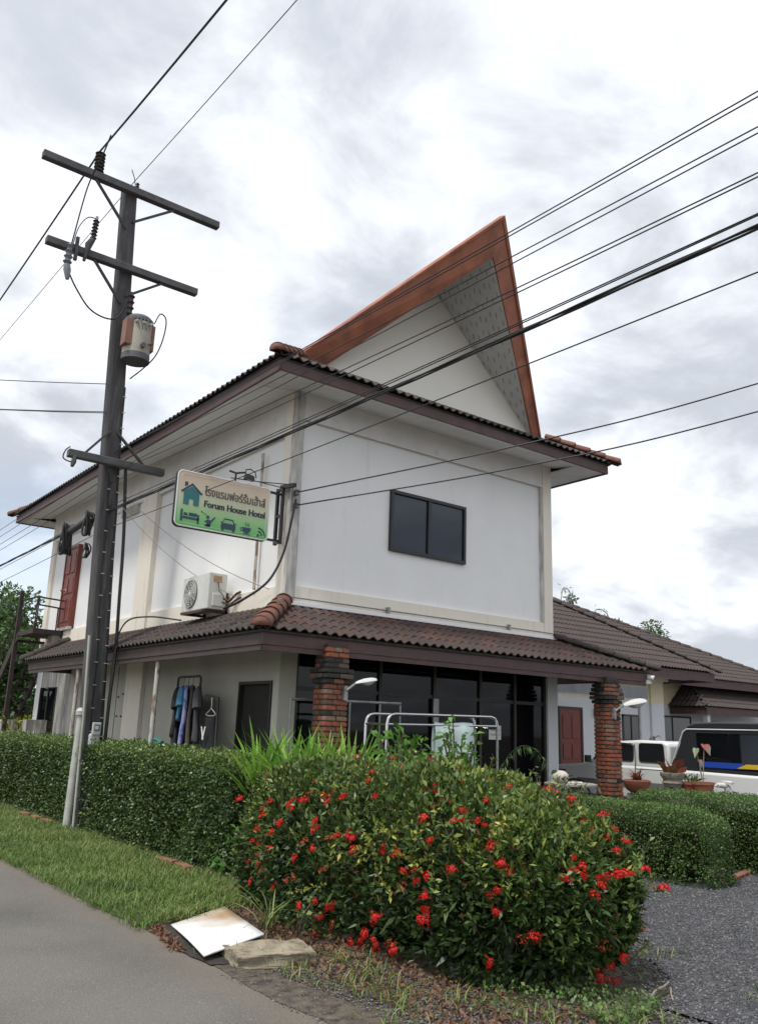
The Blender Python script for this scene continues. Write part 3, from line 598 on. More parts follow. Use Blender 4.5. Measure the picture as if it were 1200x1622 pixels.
# soffit boards
sof = boxes('soffit', 'soffit', house, (-.66, 5.86, -.66, -.64, 5.985, 6.02))
bmf = MB(); bmf.hexa([(0, -.665, 5.985), (.142, -.665, 5.985), (.142, .0, 6.085), (0, .0, 6.085), (0, -.665, 6.0), (.142, -.665, 6.0), (.142, .0, 6.10), (0, .0, 6.10)]); SB = bmf.mesh('soffit_board', 'soffit')
bms = MB(); bms.hexa([(-.665, 0, 5.985), (-.665, .142, 5.985), (.0, .142, 6.085), (.0, 0, 6.085), (-.665, 0, 6.0), (-.665, .142, 6.0), (.0, .142, 6.10), (.0, 0, 6.10)]); SS = bms.mesh('soffit_board', 'soffit')
for i in range(36): piece('soffit_board', SB, sof, Matrix.Translation((.02+.146*i, 0, 0)))
for i in range(72): piece('soffit_board', SS, sof, Matrix.Translation((0, .02+.146*i, 0)))
for x in range(5):
    b = MB(); a0 = -.66+.133*x; b.hexa([(a0, -.665, 5.985), (a0+.128, -.665, 5.985), (a0+.128, a0+.128, 5.985+.15*(a0+.128+.665)), (a0, a0, 5.985+.15*(a0+.665)), (a0, -.665, 6.0), (a0+.128, -.665, 6.0), (a0+.128, a0+.128, 6.0+.15*(a0+.128+.665)), (a0, a0, 6.0+.15*(a0+.665))]); b.build('soffit_board', 'soffit', sof)
    b = MB(); b.hexa([(-.665, a0, 5.985), (-.665, a0+.128, 5.985), (a0+.128, a0+.128, 5.985+.15*(a0+.128+.665)), (a0, a0, 5.985+.15*(a0+.665)), (-.665, a0, 6.0), (-.665, a0+.128, 6.0), (a0+.128, a0+.128, 6.0+.15*(a0+.128+.665)), (a0, a0, 6.0+.15*(a0+.665))]); b.build('soffit_board', 'soffit', sof)
boxes('soffit_panel', 'soffit', sof, (5.21, 5.87, -.665, 11.1, 5.99, 6.01)); boxes('soffit_panel', 'soffit', sof, (-.66, 5.86, 10.53, 11.12, 5.99, 6.01))
# gable
gb = MB(); gb.prism([(.1, 6.35), (5.0, 6.35), (5.0, 6.55), (2.57, 8.66), (.1, 6.55)], .16, .30); gable = gb.build('gable', 'gable_wall', house)
A = Vector((2.56, -1.49, 9.20)); AI = Vector((2.56, -1.25, 8.60)); BL = Vector((-.10, .16, 6.52)); BR = Vector((5.20, .16, 6.52)); IL = Vector((.36, .16, 6.50)); IR = Vector((5.00, .16, 6.50))
th = Vector((0, .10, .04))
for nm, q in (('barge_board', (BL, IL, AI, A)), ('barge_board', (IR, BR, A, AI))):
    b = MB(); b.slab(q, .10, (th*-1).normalized()); b.build(nm, 'barge', gable)
def lip(o1, o2, i1, i2, f0, f1, off):      # raised moulding along a barge board
    b = MB(); p = [o1.lerp(i1, f0), o1.lerp(i1, f1), o2.lerp(i2, f1), o2.lerp(i2, f0)]; fwd = Vector((0, -1, -.4)).normalized()
    b.slab([x+fwd*off for x in p], off+.01, fwd); b.build('barge_moulding', 'barge', gable)
lip(BL, A, IL, AI, .0, .10, .012); lip(BR, A, IR, AI, .0, .16, .012)
b = MB(); b.slab([(.16, .2, 6.70), (2.56, -1.28, 9.02), (2.56, 10.5, 8.45), (.16, 10.5, 6.45)], .05)
b.slab([(5.02, .2, 6.70), (5.02, 10.5, 6.45), (2.56, 10.5, 8.45), (2.56, -1.28, 9.02)], .05); b.build('gable_roof', 'tile_old', mroof)
b = MB(); b.prism([(.1, 6.35), (5.1, 6.35), (2.56, 8.35)], 10.3, 10.4); b.build('rear_gable', 'gable_wall', house)
SI = [AI+Vector((0, .03, 0)), IR+Vector((0, .02, .02)), Vector((4.93, .165, 6.58)), Vector((2.62, .165, 8.62))]
b = MB(); b.slab([SI[0], SI[3], SI[2], SI[1]], .012); b.build('gable_soffit', 'gable_soffit', gable)
SJ = [Vector((5.12-v.x, v.y, v.z)) for v in SI]; b = MB(); b.slab([SJ[0], SJ[1], SJ[2], SJ[3]], .03); b.build('gable_soffit', 'gable_soffit', gable)
b = MB(); nS = (SI[1]-SI[0]).cross(SI[3]-SI[0]).normalized(); nS = nS if nS.z < 0 else -nS
for r in range(14):
    f = (r+.5)/14; p0 = SI[0].lerp(SI[1], f); p1 = SI[3].lerp(SI[2], f); ln = (p1-p0).length; k = int(ln/.11); dv = (SI[1]-SI[0]).normalized()
    for i in range(k):
        c = p0.lerp(p1, (i+.55)/k)+nS*.004+dv*(.03 if i % 2 else -.03); b.bar(c-dv*.045, c+dv*.045, .010, .006, nS)
o = b.build('vent_slots', 'slot', gable); o['kind'] = 'stuff'
# ================================================================== brick pillars under the canopy
BRK = {}
def brick_me(dx, dy, dz, v):
    k = (round(dx, 3), round(dy, 3), round(dz, 3), v)
    if k not in BRK:
        b = MB(); j = lambda s_: s_*(1+.006*math.sin(31*v+dx*70)); x, y, z = j(dx)/2, j(dy)/2, dz/2; c = .006
        b.hexa([(-x, -y, -z+c), (x, -y, -z+c), (x, y, -z+c), (-x, y, -z+c), (-x, -y, z-c), (x, -y, z-c), (x, y, z-c), (-x, y, z-c)])
        b.hexa([(-x+c, -y+c, -z), (x-c, -y+c, -z), (x-c, y-c, -z), (-x+c, y-c, -z), (-x+c, -y+c, z), (x-c, -y+c, z), (x-c, y-c, z), (-x+c, y-c, z)])
        BRK[k] = b.mesh('brick', 'brick%d' % v)
    return BRK[k]
def pillar(cx, cy, w, d, ztop, cap0, cap1, label, flare, seed):
    rg = random.Random(seed); t = thing('brick_pillar', label, 'pillar', (cx, cy, .022), 'brick pillars at the canopy edge')
    MB().box(cx-w/2+.013, cx+w/2-.013, cy-d/2+.013, cy+d/2-.013, .022, ztop-.02).build('mortar', 'mortar', t)
    z = .022; k = 0; ch = .062
    while z+ch <= ztop:
        g = 0.
        if cap0 <= z < cap1: g = .045 if z > cap0+.06 else .022
        elif flare and z >= cap1: g = .05*max(0, 1-(z-cap1)/.2)+.0
        W2, D2 = w+2*g, d+2*g; bt = .095; out = []
        if k % 2 == 0:
            out = [(s_*(W2/4+.0025), q*(D2-bt)/2, W2/2-.009, bt) for s_ in (-1, 1) for q in (-1, 1)]+[(s_*(W2-bt)/2, 0, bt, D2-2*bt-.02) for s_ in (-1, 1)]
        else:
            out = [(q*(W2-bt)/2, s_*(D2/4+.0025), bt, D2/2-.009) for s_ in (-1, 1) for q in (-1, 1)]+[(0, s_*(D2-bt)/2, W2-2*bt-.02, bt) for s_ in (-1, 1)]
        for x, y, dx, dy in out:
            r = rg.random()
            if cap0-.02 <= z < cap1+.16: v = 4 if r < .55 else (3 if r < .85 else 1)
            elif flare and z >= cap1: v = 4 if r < .5 or x > 0 else rg.choice((0, 1, 3))
            else: v = 0 if r < .42 else 1 if r < .72 else 2 if r < .84 else 3 if r < .95 else 4
            piece('brick', brick_me(dx, dy, ch-.010, v), t, Matrix.Translation((cx+x+rg.uniform(-.004, .004), cy+y+rg.uniform(-.004, .004), z+ch/2)) @ Matrix.Rotation(rg.uniform(-.012, .012), 4, 'Z'))
        z += ch; k += 1
    return t
pillar(.205, -.86, .31, .28, 2.56, 2.02, 2.20, 'mossy red brick pillar near the house corner behind the strappy green plants', False, 3)
pillar(5.47, -.85, .28, .30, 2.50, 2.04, 2.16, 'red brick pillar with black stained top at the right canopy corner', True, 5)
def lamp(x, y, z, label, s_=1.):
    t = thing('floodlight', label, 'lamp', (x, y, z), 'white lamps on the brick pillars')
    b = MB(); b.box(x-.05, x+.0, y-.02, y+.05, z-.12, z+.05); b.build('mount', 'galvanised', t)
    b = MB(); b.tube([(x-.02, y-.02, z), (x+.05, y-.05, z+.06), (x+.16*s_, y-.09, z+.11)], .016, 8); b.build('arm', 'galvanised', t, True)
    b = MB(); d = Vector((1, -.18, .20)).normalized(); p = Vector((x+.10*s_, y-.08, z+.08)); sx = d.cross(Vector((0, 0, 1))).normalized(); uz = sx.cross(d)
    prof = [(0, .03, .0, .03), (.08, .075, -.025, .055), (.22, .115, -.055, .075), (.36, .12, -.05, .07), (.44, .09, -.03, .05), (.46, .05, -.01, .03)]
    vs = []; fs = []; n = 12
    for t_, w2, lo, hi in prof:
        for j in range(n):
            an = 2*PI*j/n; cy_2 = math.sin(an); vs.append(p+d*t_*s_+sx*math.cos(an)*w2*s_*.9+uz*((hi if cy_2 > 0 else -.005)*cy_2*s_*(1 if cy_2 > 0 else -1)))
    for i in range(len(prof)-1):
        for j in range(n): fs.append((i*n+j, i*n+(j+1) % n, (i+1)*n+(j+1) % n, (i+1)*n+j))
    fs += [tuple(reversed(range(n))), tuple(range((len(prof)-1)*n, len(prof)*n))]
    b.add(vs, fs); b.build('housing', 'lamp_white', t, True)
    b = MB(); vs = [p+d*(.12+.30*i/6)*s_+sx*math.cos(PI*j/6)*.085*s_-uz*(math.sin(PI*i/6)**.6*math.sin(PI*j/6)*.075*s_+.002) for i in range(7) for j in range(7)]
    b.add(vs, [(i*7+j, i*7+j+1, i*7+8+j, i*7+7+j) for i in range(6) for j in range(6)]); b.build('lens', 'lamp_glass', t, True)
lamp(.33, -1.02, 2.0, 'white lamp on the brick pillar near the house corner', .62)
lamp(5.44, -1.03, 1.96, 'white lamp on the black stained brick pillar beside the pickup', .98)
t = thing('security_camera', 'small white security camera under the right tip of the canopy', 'camera', (6.52, -.86, 2.47))
b = MB(); b.lathe([(.038, 0), (.042, .02), (.042, .15), (.038, .16)], (6.50, -.84, 2.55), 14, (.35, -1, -.12)); b.build('body', 'lamp_white', t, True)
b = MB(); b.lathe([(.030, 0), (.030, .006)], (6.50+.052, -.84-.152, 2.53), 12, (.35, -1, -.12)); b.build('lens', 'ceramic_dark', t)
boxes('bracket', 'lamp_white', t, (6.44, 6.56, -.92, -.80, 2.44, 2.50))
# galvanised canopy posts on the road side
for i, (x, y) in enumerate([(-.72, 2.17), (-.74, 5.45)]):
    b = MB(); b.tube([(x, y, .012), (x+.005, y, 2.40)], .034, 10); tag(b.build('canopy_post', 'peeling', None, True), ['thin peeling post holding the canopy left of the clothes rail', 'thin peeling canopy post partly hidden behind the utility pole'][i], 'post', 'thin posts under the side canopy')

# ================================================================== hotel sign
sg = thing('sign', 'beige to green hotel sign with house symbol on a black wall bracket', 'sign', (-.05, .10, 4.2))
SX0, SX1, SZ0, SZ1, SY = -1.585, -.295, 3.915, 4.600, .06
def rrect(x0, x1, z0, z1, r, k=5):
    p = []
    for cx, cz, a0 in ((x1-r, z1-r, 0), (x0+r, z1-r, 90), (x0+r, z0+r, 180), (x1-r, z0+r, 270)):
        for i in range(k+1): a = math.radians(a0+90*i/k); p.append((cx+r*math.cos(a), cz+r*math.sin(a)))
    return p
m, tt, bb = nodes('sign_print'); MATS['sign_print'] = m
tcn = tt.nodes.new('ShaderNodeTexCoord'); sp = tt.nodes.new('ShaderNodeSeparateXYZ'); tt.links.new(tcn.outputs['Object'], sp.inputs[0])
mr = tt.nodes.new('ShaderNodeMapRange'); mr.inputs[1].default_value = SZ0; mr.inputs[2].default_value = SZ1; tt.links.new(sp.outputs[2], mr.inputs[0])
cr = tt.nodes.new('ShaderNodeValToRGB'); e = cr.color_ramp.elements; e[0].position = .02; e[0].color = (.13, .46, .12, 1); e[1].position = .95; e[1].color = (.62, .48, .36, 1)
for p_, c_ in ((.22, (.24, .52, .20)), (.48, (.50, .56, .37)), (.72, (.60, .54, .40))): x_ = e.new(p_); x_.color = (*c_, 1)
tt.links.new(mr.outputs[0], cr.inputs[0]); tt.links.new(cr.outputs[0], bb.inputs['Base Color']); bb.inputs['Roughness'].default_value = .35
mat('sign_ink', (.045, .045, .055), rough=.5); mat('sign_teal', (.03, .16, .17), rough=.5); mat('sign_navy', (.03, .055, .10), rough=.5); mat('sign_brown', (.13, .10, .085), rough=.5)
b = MB(); b.prism(rrect(SX0, SX1, SZ0, SZ1, .055), SY, SY+.07); b.build('panel', 'sign_print', sg)
b = MB(); rr = rrect(SX0-.008, SX1+.008, SZ0-.008, SZ1+.008, .06); b.tube([(x, SY+.006, z) for x, z in rr], .010, 6, closed=True); b.build('rim', 'lamp_white', sg, True); b = MB(); b.tube([(x, SY+.05, z) for x, z in rr], .018, 6, closed=True); b.build('rim', 'frame_black', sg, True)
b = MB(); rr = rrect(SX0+.035, SX1-.03, SZ0+.03, SZ1-.03, .04); b.tube([(x, SY-.001, z) for x, z in rr], .0022, 4, closed=True); b.build('border_line', 'lamp_white', sg)
def text(body, x, z, size, m, off=0., width=None, bold=0.):
    cu = bpy.data.curves.new('lettering', 'FONT'); cu.body = body; cu.size = size; cu.extrude = .0015; cu.offset = off; cu.fill_mode = 'BOTH'
    to = bpy.data.objects.new('lettering', cu); COL.objects.link(to); bpy.context.view_layer.update()
    dg = bpy.context.evaluated_depsgraph_get(); me = bpy.data.meshes.new_from_object(to.evaluated_get(dg), depsgraph=dg)
    bpy.data.objects.remove(to); me.materials.clear(); me.materials.append(MATS[m])
    if bold:      # strokes thickened by laying shifted outlines together
        bm = bmesh.new()
        for i, (dx, dy) in enumerate(((-bold, 0), (bold, 0), (0, bold*.5), (0, -bold*.5))):
            k = len(bm.verts); bm.from_mesh(me); bm.verts.ensure_lookup_table()
            for v in bm.verts[k:]: v.co += Vector((dx, dy, .0004*i))
        bm.to_mesh(me); bm.free()
    xs = [v.co.x for v in me.vertices]; s_ = (width/(max(xs)-min(xs))) if width and xs else 1.
    o = link(bpy.data.objects.new('lettering', me), sg, Matrix.Translation((x, SY-.002, z)) @ Matrix.Rotation(PI/2, 4, 'X') @ Matrix.Diagonal((s_, 1, 1, 1)))
    return o
text('โรงแรมฟอร์รั่มเฮ้าส์', -1.225, 4.345, .150, 'sign_brown', 0., .88, .005)
text('Forum House Hotel', -1.225, 4.195, .118, 'sign_ink', 0., .88, .006)
def icon(name, m, polys, rings=()):
    b = MB()
    for p in polys: b.prism(p, SY-.004, SY-.0005)
    for pts, r in rings: b.tube([(x, SY-.002, z) for x, z in pts], r, 4)
    return b.build(name, m, sg)
hx, hz = -1.40, 4.30
icon('house_symbol', 'sign_teal', [[(hx-.105, hz-.12), (hx-.03, hz-.12), (hx-.03, hz-.045), (hx+.03, hz-.045), (hx+.03, hz-.12), (hx+.105, hz-.12), (hx+.105, hz+.045), (hx, hz+.125), (hx-.105, hz+.045)]])
icon('roof_symbol', 'sign_navy', [[(hx-.15, hz+.045), (hx, hz+.165), (hx+.15, hz+.045), (hx+.125, hz+.03), (hx, hz+.135), (hx-.125, hz+.03)], [(hx-.10, hz+.105), (hx-.06, hz+.13), (hx-.06, hz+.17), (hx-.10, hz+.17)]])
bx, bz = -1.40, 4.03
icon('bed_symbol', 'sign_navy', [[(bx-.125, bz-.065), (bx-.098, bz-.065), (bx-.098, bz+.085), (bx-.125, bz+.085)], [(bx-.098, bz-.03), (bx+.125, bz-.03), (bx+.125, bz+.0), (bx-.098, bz+.0)], [(bx+.102, bz-.07), (bx+.125, bz-.07), (bx+.125, bz+.045), (bx+.102, bz+.045)], [(bx-.015, bz+.012), (bx+.095, bz+.012), (bx+.095, bz+.055), (bx-.015, bz+.055)], [(bx-.085, bz+.012), (bx-.03, bz+.012), (bx-.035, bz+.045), (bx-.08, bz+.05)]])
px_, pz = -1.135, 4.015
icon('massage_symbol', 'sign_navy', [[(px_-.02+.022*math.cos(a), pz+.055+.022*math.sin(a)) for a in [k*PI/5 for k in range(10)]], [(px_-.07, pz-.01), (px_-.02, pz+.028), (px_+.02, pz+.018), (px_+.075, pz+.075), (px_+.085, pz+.062), (px_+.03, pz-.01), (px_+.02, pz-.065), (px_-.04, pz-.065), (px_-.03, pz-.01)], [(px_-.06, pz-.045), (px_+.01, pz-.035), (px_+.01, pz-.055), (px_-.06, pz-.06)]], [([(px_-.11, pz+.115), (px_-.035, pz+.075)], .003), ([(px_-.105, pz+.10), (px_-.115, pz+.125)], .004)])
kx, kz = -.865, 4.005
icon('car_symbol', 'sign_navy', [[(kx-.10, kz-.045), (kx+.10, kz-.045), (kx+.105, kz+.01), (kx+.085, kz+.03), (kx-.085, kz+.03), (kx-.105, kz+.01)], [(kx-.095, kz-.07), (kx-.06, kz-.07), (kx-.06, kz-.045), (kx-.095, kz-.045)], [(kx+.06, kz-.07), (kx+.095, kz-.07), (kx+.095, kz-.045), (kx+.06, kz-.045)], [(kx-.11, kz+.03), (kx-.085, kz+.03), (kx-.085, kz+.045), (kx-.11, kz+.045)], [(kx+.085, kz+.03), (kx+.11, kz+.03), (kx+.11, kz+.045), (kx+.085, kz+.045)]], [([(kx-.085, kz+.03), (kx-.06, kz+.085), (kx+.06, kz+.085), (kx+.085, kz+.03)], .008)])
qx, qz = -.60, 4.01
icon('cup_symbol', 'sign_navy', [[(qx-.065, qz+.02), (qx-.05, qz-.03), (qx-.02, qz-.055), (qx+.02, qz-.055), (qx+.05, qz-.03), (qx+.065, qz+.02)], [(qx-.06, qz-.07), (qx+.06, qz-.07), (qx+.04, qz-.06), (qx-.04, qz-.06)]], [([(qx-.06, qz+.01), (qx-.09, qz+.005), (qx-.085, qz-.025), (qx-.05, qz-.03)], .006)]+[([(qx+dx, qz+.035), (qx+dx+.008, qz+.05), (qx+dx-.006, qz+.065), (qx+dx+.004, qz+.085)], .004) for dx in (-.02, .005, .03)])
fx, fz = -.43, 3.955
icon('signal_symbol', 'sign_navy', [[(fx+.018*math.cos(a), fz+.018*math.sin(a)) for a in [k*PI/5 for k in range(10)]]], [([(fx+r_*math.cos(a), fz+r_*math.sin(a)) for a in [k*PI/16 for k in range(9)]], .0085) for r_ in (.055, .10)])
b = MB(); b.bar((SX1, SY+.035, SZ1-.02), (-.075, SY+.035, SZ1-.02), .03, .03); b.bar((SX1, SY+.035, SZ0+.02), (-.075, SY+.035, SZ0+.02), .03, .03); b.build('bracket_arm', 'frame_black', sg)
b = MB(); b.box(-.10, -.06, SY, SY+.04, 3.90, 4.68); b.box(-.10, -.06, SY+.13, SY+.17, 3.90, 4.68)
for z in (3.91, 4.27, 4.64): b.box(-.10, -.06, SY+.04, SY+.13, z, z+.035)
b.build('wall_frame', 'frame_black', sg)
b = MB(); b.bar((-.06, SY+.1, 4.70), (-.06-.01, SY-.26, 4.66), .05, .05); b.build('top_arm', 'frame_black', sg)
for k in range(2):
    b = MB(); b.tube([(-.07, SY-.18+.22*k, 4.68), (-.45, SY+.04, 4.69), (-.85, SY+.06, 4.665)], .007, 5); b.build('stay_wire', 'cable', sg)
lt = thing('sign_lamp', 'small black floodlight clamped on top of the hotel sign', 'lamp', (-.82, SY+.03, 4.62))
b = MB(); b.tube([(-.98, SY-.16, 4.68), (-.80, SY+.02, 4.73), (-.66, SY+.03, 4.77)], .014, 6); b.tube([(-.80, SY+.02, 4.73), (-.80, SY+.03, 4.61)], .014, 6); b.build('arm', 'frame_black', lt)
b = MB(); b.hexa([(-.68, SY-.03, 4.68), (-.54, SY-.03, 4.66), (-.53, SY+.07, 4.67), (-.67, SY+.07, 4.69), (-.66, SY-.02, 4.75), (-.55, SY-.02, 4.735), (-.55, SY+.06, 4.735), (-.66, SY+.06, 4.75)]); b.build('head', 'frame_black', lt, bevel=.008)
b = MB(); b.tube([(-.68, SY-.02, 4.73), (-.67, SY, 4.80), (-.60, SY, 4.82), (-.53, SY, 4.79), (-.525, SY-.02, 4.71)], .008, 6); b.build('yoke', 'frame_black', lt, True)
# ---- service insulators on the corner
t = thing('service_insulator', 'grey cable insulator bracket on the stained house corner', 'insulator', (.02, -.03, 4.5))
boxes('rack', 'galvanised', t, (.005, .045, -.05, -.014, 4.36, 4.70))
for z in (4.42, 4.60):
    b = MB(); b.lathe([(.02, -.04), (.038, -.03), (.022, 0), (.038, .03), (.02, .04)], (.04, -.085, z), 12); b.build('spool', 'insulator_grey', t, True)

# ================================================================== air conditioner
ac = thing('air_conditioner', 'white outdoor air conditioner unit on a rusty bracket above the canopy', 'air conditioner', (-.02, 1.93, 3.10))
boxes('casing', 'ac_white', ac, (-.36, -.07, 1.50, 2.36, 3.14, 3.665), bevel=.014)
b = MB(); b.lathe([(.215, 0), (.215, .012), (.19, .016)], (-.36, 2.06, 3.40), 28, (-1, 0, 0)); g = b.build('fan_guard', 'ac_grille', ac, True)
for r_ in (.06, .095, .13, .165, .20):
    b = MB(); b.tube([(-.380, 2.06+r_*math.cos(a), 3.40+r_*math.sin(a)) for a in [2*PI*k/28 for k in range(28)]], .0045, 4, closed=True); b.build('guard_ring', 'ac_white', g)
b = MB()
for k in range(12): a = 2*PI*k/12; b.bar((-.381, 2.06+.03*math.cos(a), 3.40+.03*math.sin(a)), (-.381, 2.06+.21*math.cos(a), 3.40+.21*math.sin(a)), .006, .006)
b.build('guard_spokes', 'ac_white', g)
b = MB(); b.lathe([(.035, 0), (.03, .01)], (-.378, 2.06, 3.40), 14, (-1, 0, 0)); b.build('hub', 'ac_white', g, True)
boxes('label_plate', 'ac_label', ac, (-.29, -.16, 1.494, 1.4985, 3.53, 3.62)); boxes('service_cover', 'ac_white', ac, (-.30, -.10, 1.470, 1.4985, 3.18, 3.36), bevel=.01)
b = MB(); b.tube([(-.22, 1.49, 3.53), (-.21, 1.46, 3.40), (-.15, 1.44, 3.34), (-.13, 1.46, 3.3)], .006, 5)
b.tube([(-.12, 1.47, 3.30), (-.08, 1.38, 3.26), (-.03, 1.28, 3.36), (-.02, 1.18, 3.38)], .018, 6); b.tube([(-.14, 1.47, 3.25), (-.09, 1.36, 3.20), (-.03, 1.25, 3.28), (-.02, 1.16, 3.30)], .014, 6); b.build('pipes', 'rust', ac, True)
b = MB(); b.box(-.40, .0, 1.56, 1.60, 3.10, 3.135); b.box(-.40, .0, 2.24, 2.28, 3.10, 3.135); b.box(-.40, -.36, 1.60, 2.24, 3.095, 3.13); b.box(-.04, -.005, 1.56, 1.60, 3.10, 3.4); b.box(-.04, -.005, 2.24, 2.28, 3.10, 3.4)
b.build('bracket', 'rust', ac)

# ================================================================== utility pole
pl = thing('utility_pole', 'dark concrete utility pole with two crossarms standing in the hedge', 'utility pole', (-1.0, 3.62, 0))
PB, PT = Vector((-.99, 3.66, 0)), Vector((-1.44, 3.70, 10.62))
def pc(z): return PB.lerp(PT, z/10.62)
b = MB(); vs = []
for z in (0, 3, 6, 8.5, 10.62):
    c = pc(z); w2 = .165-.045*z/10.62; d2 = .13-.03*z/10.62; e = .03
    vs += [(c.x+a, c.y+q, z) for a, q in ((-w2+e, -d2), (w2-e, -d2), (w2, -d2+e), (w2, d2-e), (w2-e, d2), (-w2+e, d2), (-w2, d2-e), (-w2, -d2+e))]
b.add(vs, [(i*8+j, i*8+(j+1) % 8, (i+1)*8+(j+1) % 8, (i+1)*8+j) for i in range(4) for j in range(8)]+[tuple(range(32, 40))]); b.build('shaft', 'pole', pl)
def arm(x0, x1, z, h, nm='crossarm', m='arm'):
    b = MB(); b.box(x0, x1, 3.43, 3.56, z-h/2, z+h/2); return b.build(nm, m, pl, bevel=.012)
a1 = arm(-2.97, .20, 10.46, .13); a2 = arm(-2.73, -.10, 8.99, .125); a3 = arm(-1.96, -.38, 5.57, .12)
def brace(p, q): b = MB(); b.bar(p, q, .035, .045, (0, 1, 0)); b.build('brace', 'steel_dark', pl)
brace((-2.10, 3.48, 10.40), (-1.46, 3.58, 9.76)); brace((-.68, 3.48, 10.40), (-1.36, 3.58, 9.92)); brace((-1.95, 3.48, 8.93), (-1.40, 3.58, 8.36)); brace((-.75, 3.48, 8.93), (-1.33, 3.58, 8.52))
brace((-1.72, 3.48, 5.60), (-1.32, 3.56, 6.1)); brace((-.72, 3.48, 5.60), (-1.20, 3.56, 6.1))
def sheds(c, n, r, h, ax=(0, 0, 1), nm='insulator', m='porcelain', par=pl):
    pr = [(.02, 0)]
    for i in range(n): z = h*(i+.15)/n; pr += [(r*.62, z), (r, z+h/n*.35), (r*.62, z+h/n*.6)]
    pr += [(.02, h)]; b = MB(); b.lathe(pr, c, 14, ax); return b.build(nm, m, par, True)
sheds((-2.06, 3.49, 10.52), 6, .088, .40)
sheds((-1.37, 3.5, 10.55), 2, .035, .10)
b = MB(); b.tube([(-1.40, 3.5, 10.55), (-1.44, 3.5, 10.72), (-1.50, 3.5, 10.86)], .008, 5); b.build('rod', 'steel_dark', pl)
# arrester and cut-out on the second arm
f = thing('surge_arrester', 'ribbed dark surge arrester upright above the second crossarm', 'arrester', (-2.03, 3.42, 8.99))
sheds((-2.03, 3.40, 9.22), 6, .055, .38, (.04, 0, 1), 'sheds', 'porcelain', f); b = MB(); b.tube([(-2.01, 3.40, 9.60), (-2.01, 3.40, 9.66)], .025, 8); b.build('cap', 'galvanised', f)
b = MB(); b.tube([(-2.03, 3.40, 9.24), (-2.09, 3.40, 9.10), (-2.11, 3.41, 8.93), (-2.13, 3.41, 8.80)], [.045, .06, .03, .025], 8); b.build('clamp', 'steel_dark', f, True)
f = thing('fuse_cutout', 'grey fuse cut-out hanging below the left end of the second crossarm', 'fuse', (-2.37, 3.42, 8.99))
b = MB(); b.box(-2.30, -2.25, 3.36, 3.42, 8.75, 9.16); b.build('bracket', 'steel_dark', f)
sheds((-2.39, 3.38, 8.62), 4, .072, .38, (.03, 0, 1), 'body', 'insulator_grey', f)
b = MB(); b.tube([(-2.39, 3.38, 8.62), (-2.38, 3.36, 8.52), (-2.36, 3.36, 8.36)], [.05, .06, .03], 8); b.build('tube', 'insulator_grey', f, True)
# transformer
tf = thing('transformer', 'grey cylindrical transformer with orange side panels hung on the pole', 'transformer', (-1.03, 3.35, 7.25))
TC = Vector((-1.13, 3.33, 7.30))
b = MB(); b.lathe([(.18, 0), (.225, .03), (.225, .66), (.18, .70)], TC, 24); b.build('tank', 'trafo', tf, True)
b = MB(); b.lathe([(.235, 0), (.235, .05), (.18, .11), (.06, .12)], TC+Vector((0, 0, .67)), 24); b.build('lid', 'trafo_dark', tf, True)
b = MB(); b.lathe([(.15, -.006), (.229, -.005), (.229, .10), (.20, .105)], TC+Vector((0, 0, .0)), 24); b.build('base_ring', 'trafo_dark', tf, True)
for x0, x1, y0, y1 in ((-1.40, -1.27, 3.16, 3.36), (-.94, -.885, 3.20, 3.36)): boxes('radiator', 'trafo_orange', tf, (x0, x1, y0, y1, 7.50, 7.96), bevel=.01)
for k in range(3): b = MB(); b.tube([(-1.25+.12*k, 3.16, 7.92), (-1.25+.12*k, 3.06, 7.91)], .020, 8); b.build('bushing', 'lamp_white', tf)
sheds(TC+Vector((-.17, .02, .76)), 4, .06, .42, (0, 0, 1), 'bushing', 'porcelain', tf)
boxes('hanger', 'steel_dark', tf, (-1.22, -1.02, 3.48, 3.58, 7.4, 7.5), (-1.24, -1.04, 3.48, 3.58, 7.9, 8.0))
b = MB(); b.tube([(-1.12, 3.08, 7.50), (-1.12, 3.03, 7.50)], .045, 10); b.build('valve', 'trafo_dark', tf)
b = MB(); b.tube([(-.99, 3.14, 7.58), (-.97, 3.06, 7.56)], .018, 6); b.build('lug', 'trafo_dark', tf)
b = MB()
for k in range(4): b.tube(sm([(-1.28+.06*k, 3.16, 7.95), (-1.27+.06*k, 3.07, 7.98), (-1.24+.06*k, 3.06, 7.88), (-1.20+.06*k, 3.10, 7.80)], 3), .006, 5)
b.build('leads', 'insulator_grey', tf, True)
# white tick marks / staples and cable run on the shaft
def run(pts, r, nm, label=None, cat='cable', par=None, m='cable', n=6, group=None):
    b = MB(); b.tube(pts, r, n); o = b.build(nm, m, par, True)
    if par is None: tag(o, label, cat, group)
    return o
for i, (dx, z0, z1) in enumerate(((-.04, .9, 5.4), (.11, .9, 6.9))):
    c = run(sm([(pc(z).x+dx+.012*math.sin(3*z), 3.535-.0+(.008*z*.3), z) for z in np.linspace(z0, z1, 9)], 4), .012, 'pole_cable', par=pl)
    for z in np.arange(z0+.15, z1, .34 if i == 0 else .27): boxes('cable_clip', 'meter_white', pl, (pc(z).x+dx-.024, pc(z).x+dx+.024, 3.510, 3.53, z-.005, z+.005))
run(sm([(-.86, 3.52, .9), (-.88, 3.48, 1.8), (-.86, 3.50, 2.6), (-.90, 3.47, 3.4), (-.93, 3.5, 4.4), (-1.02, 3.5, 5.5)], 6), .026, 'pole_cable', par=pl)
t = thing('electric_meter', 'small white electricity meter low on the utility pole', 'meter', (-1.05, 3.48, 1.25))
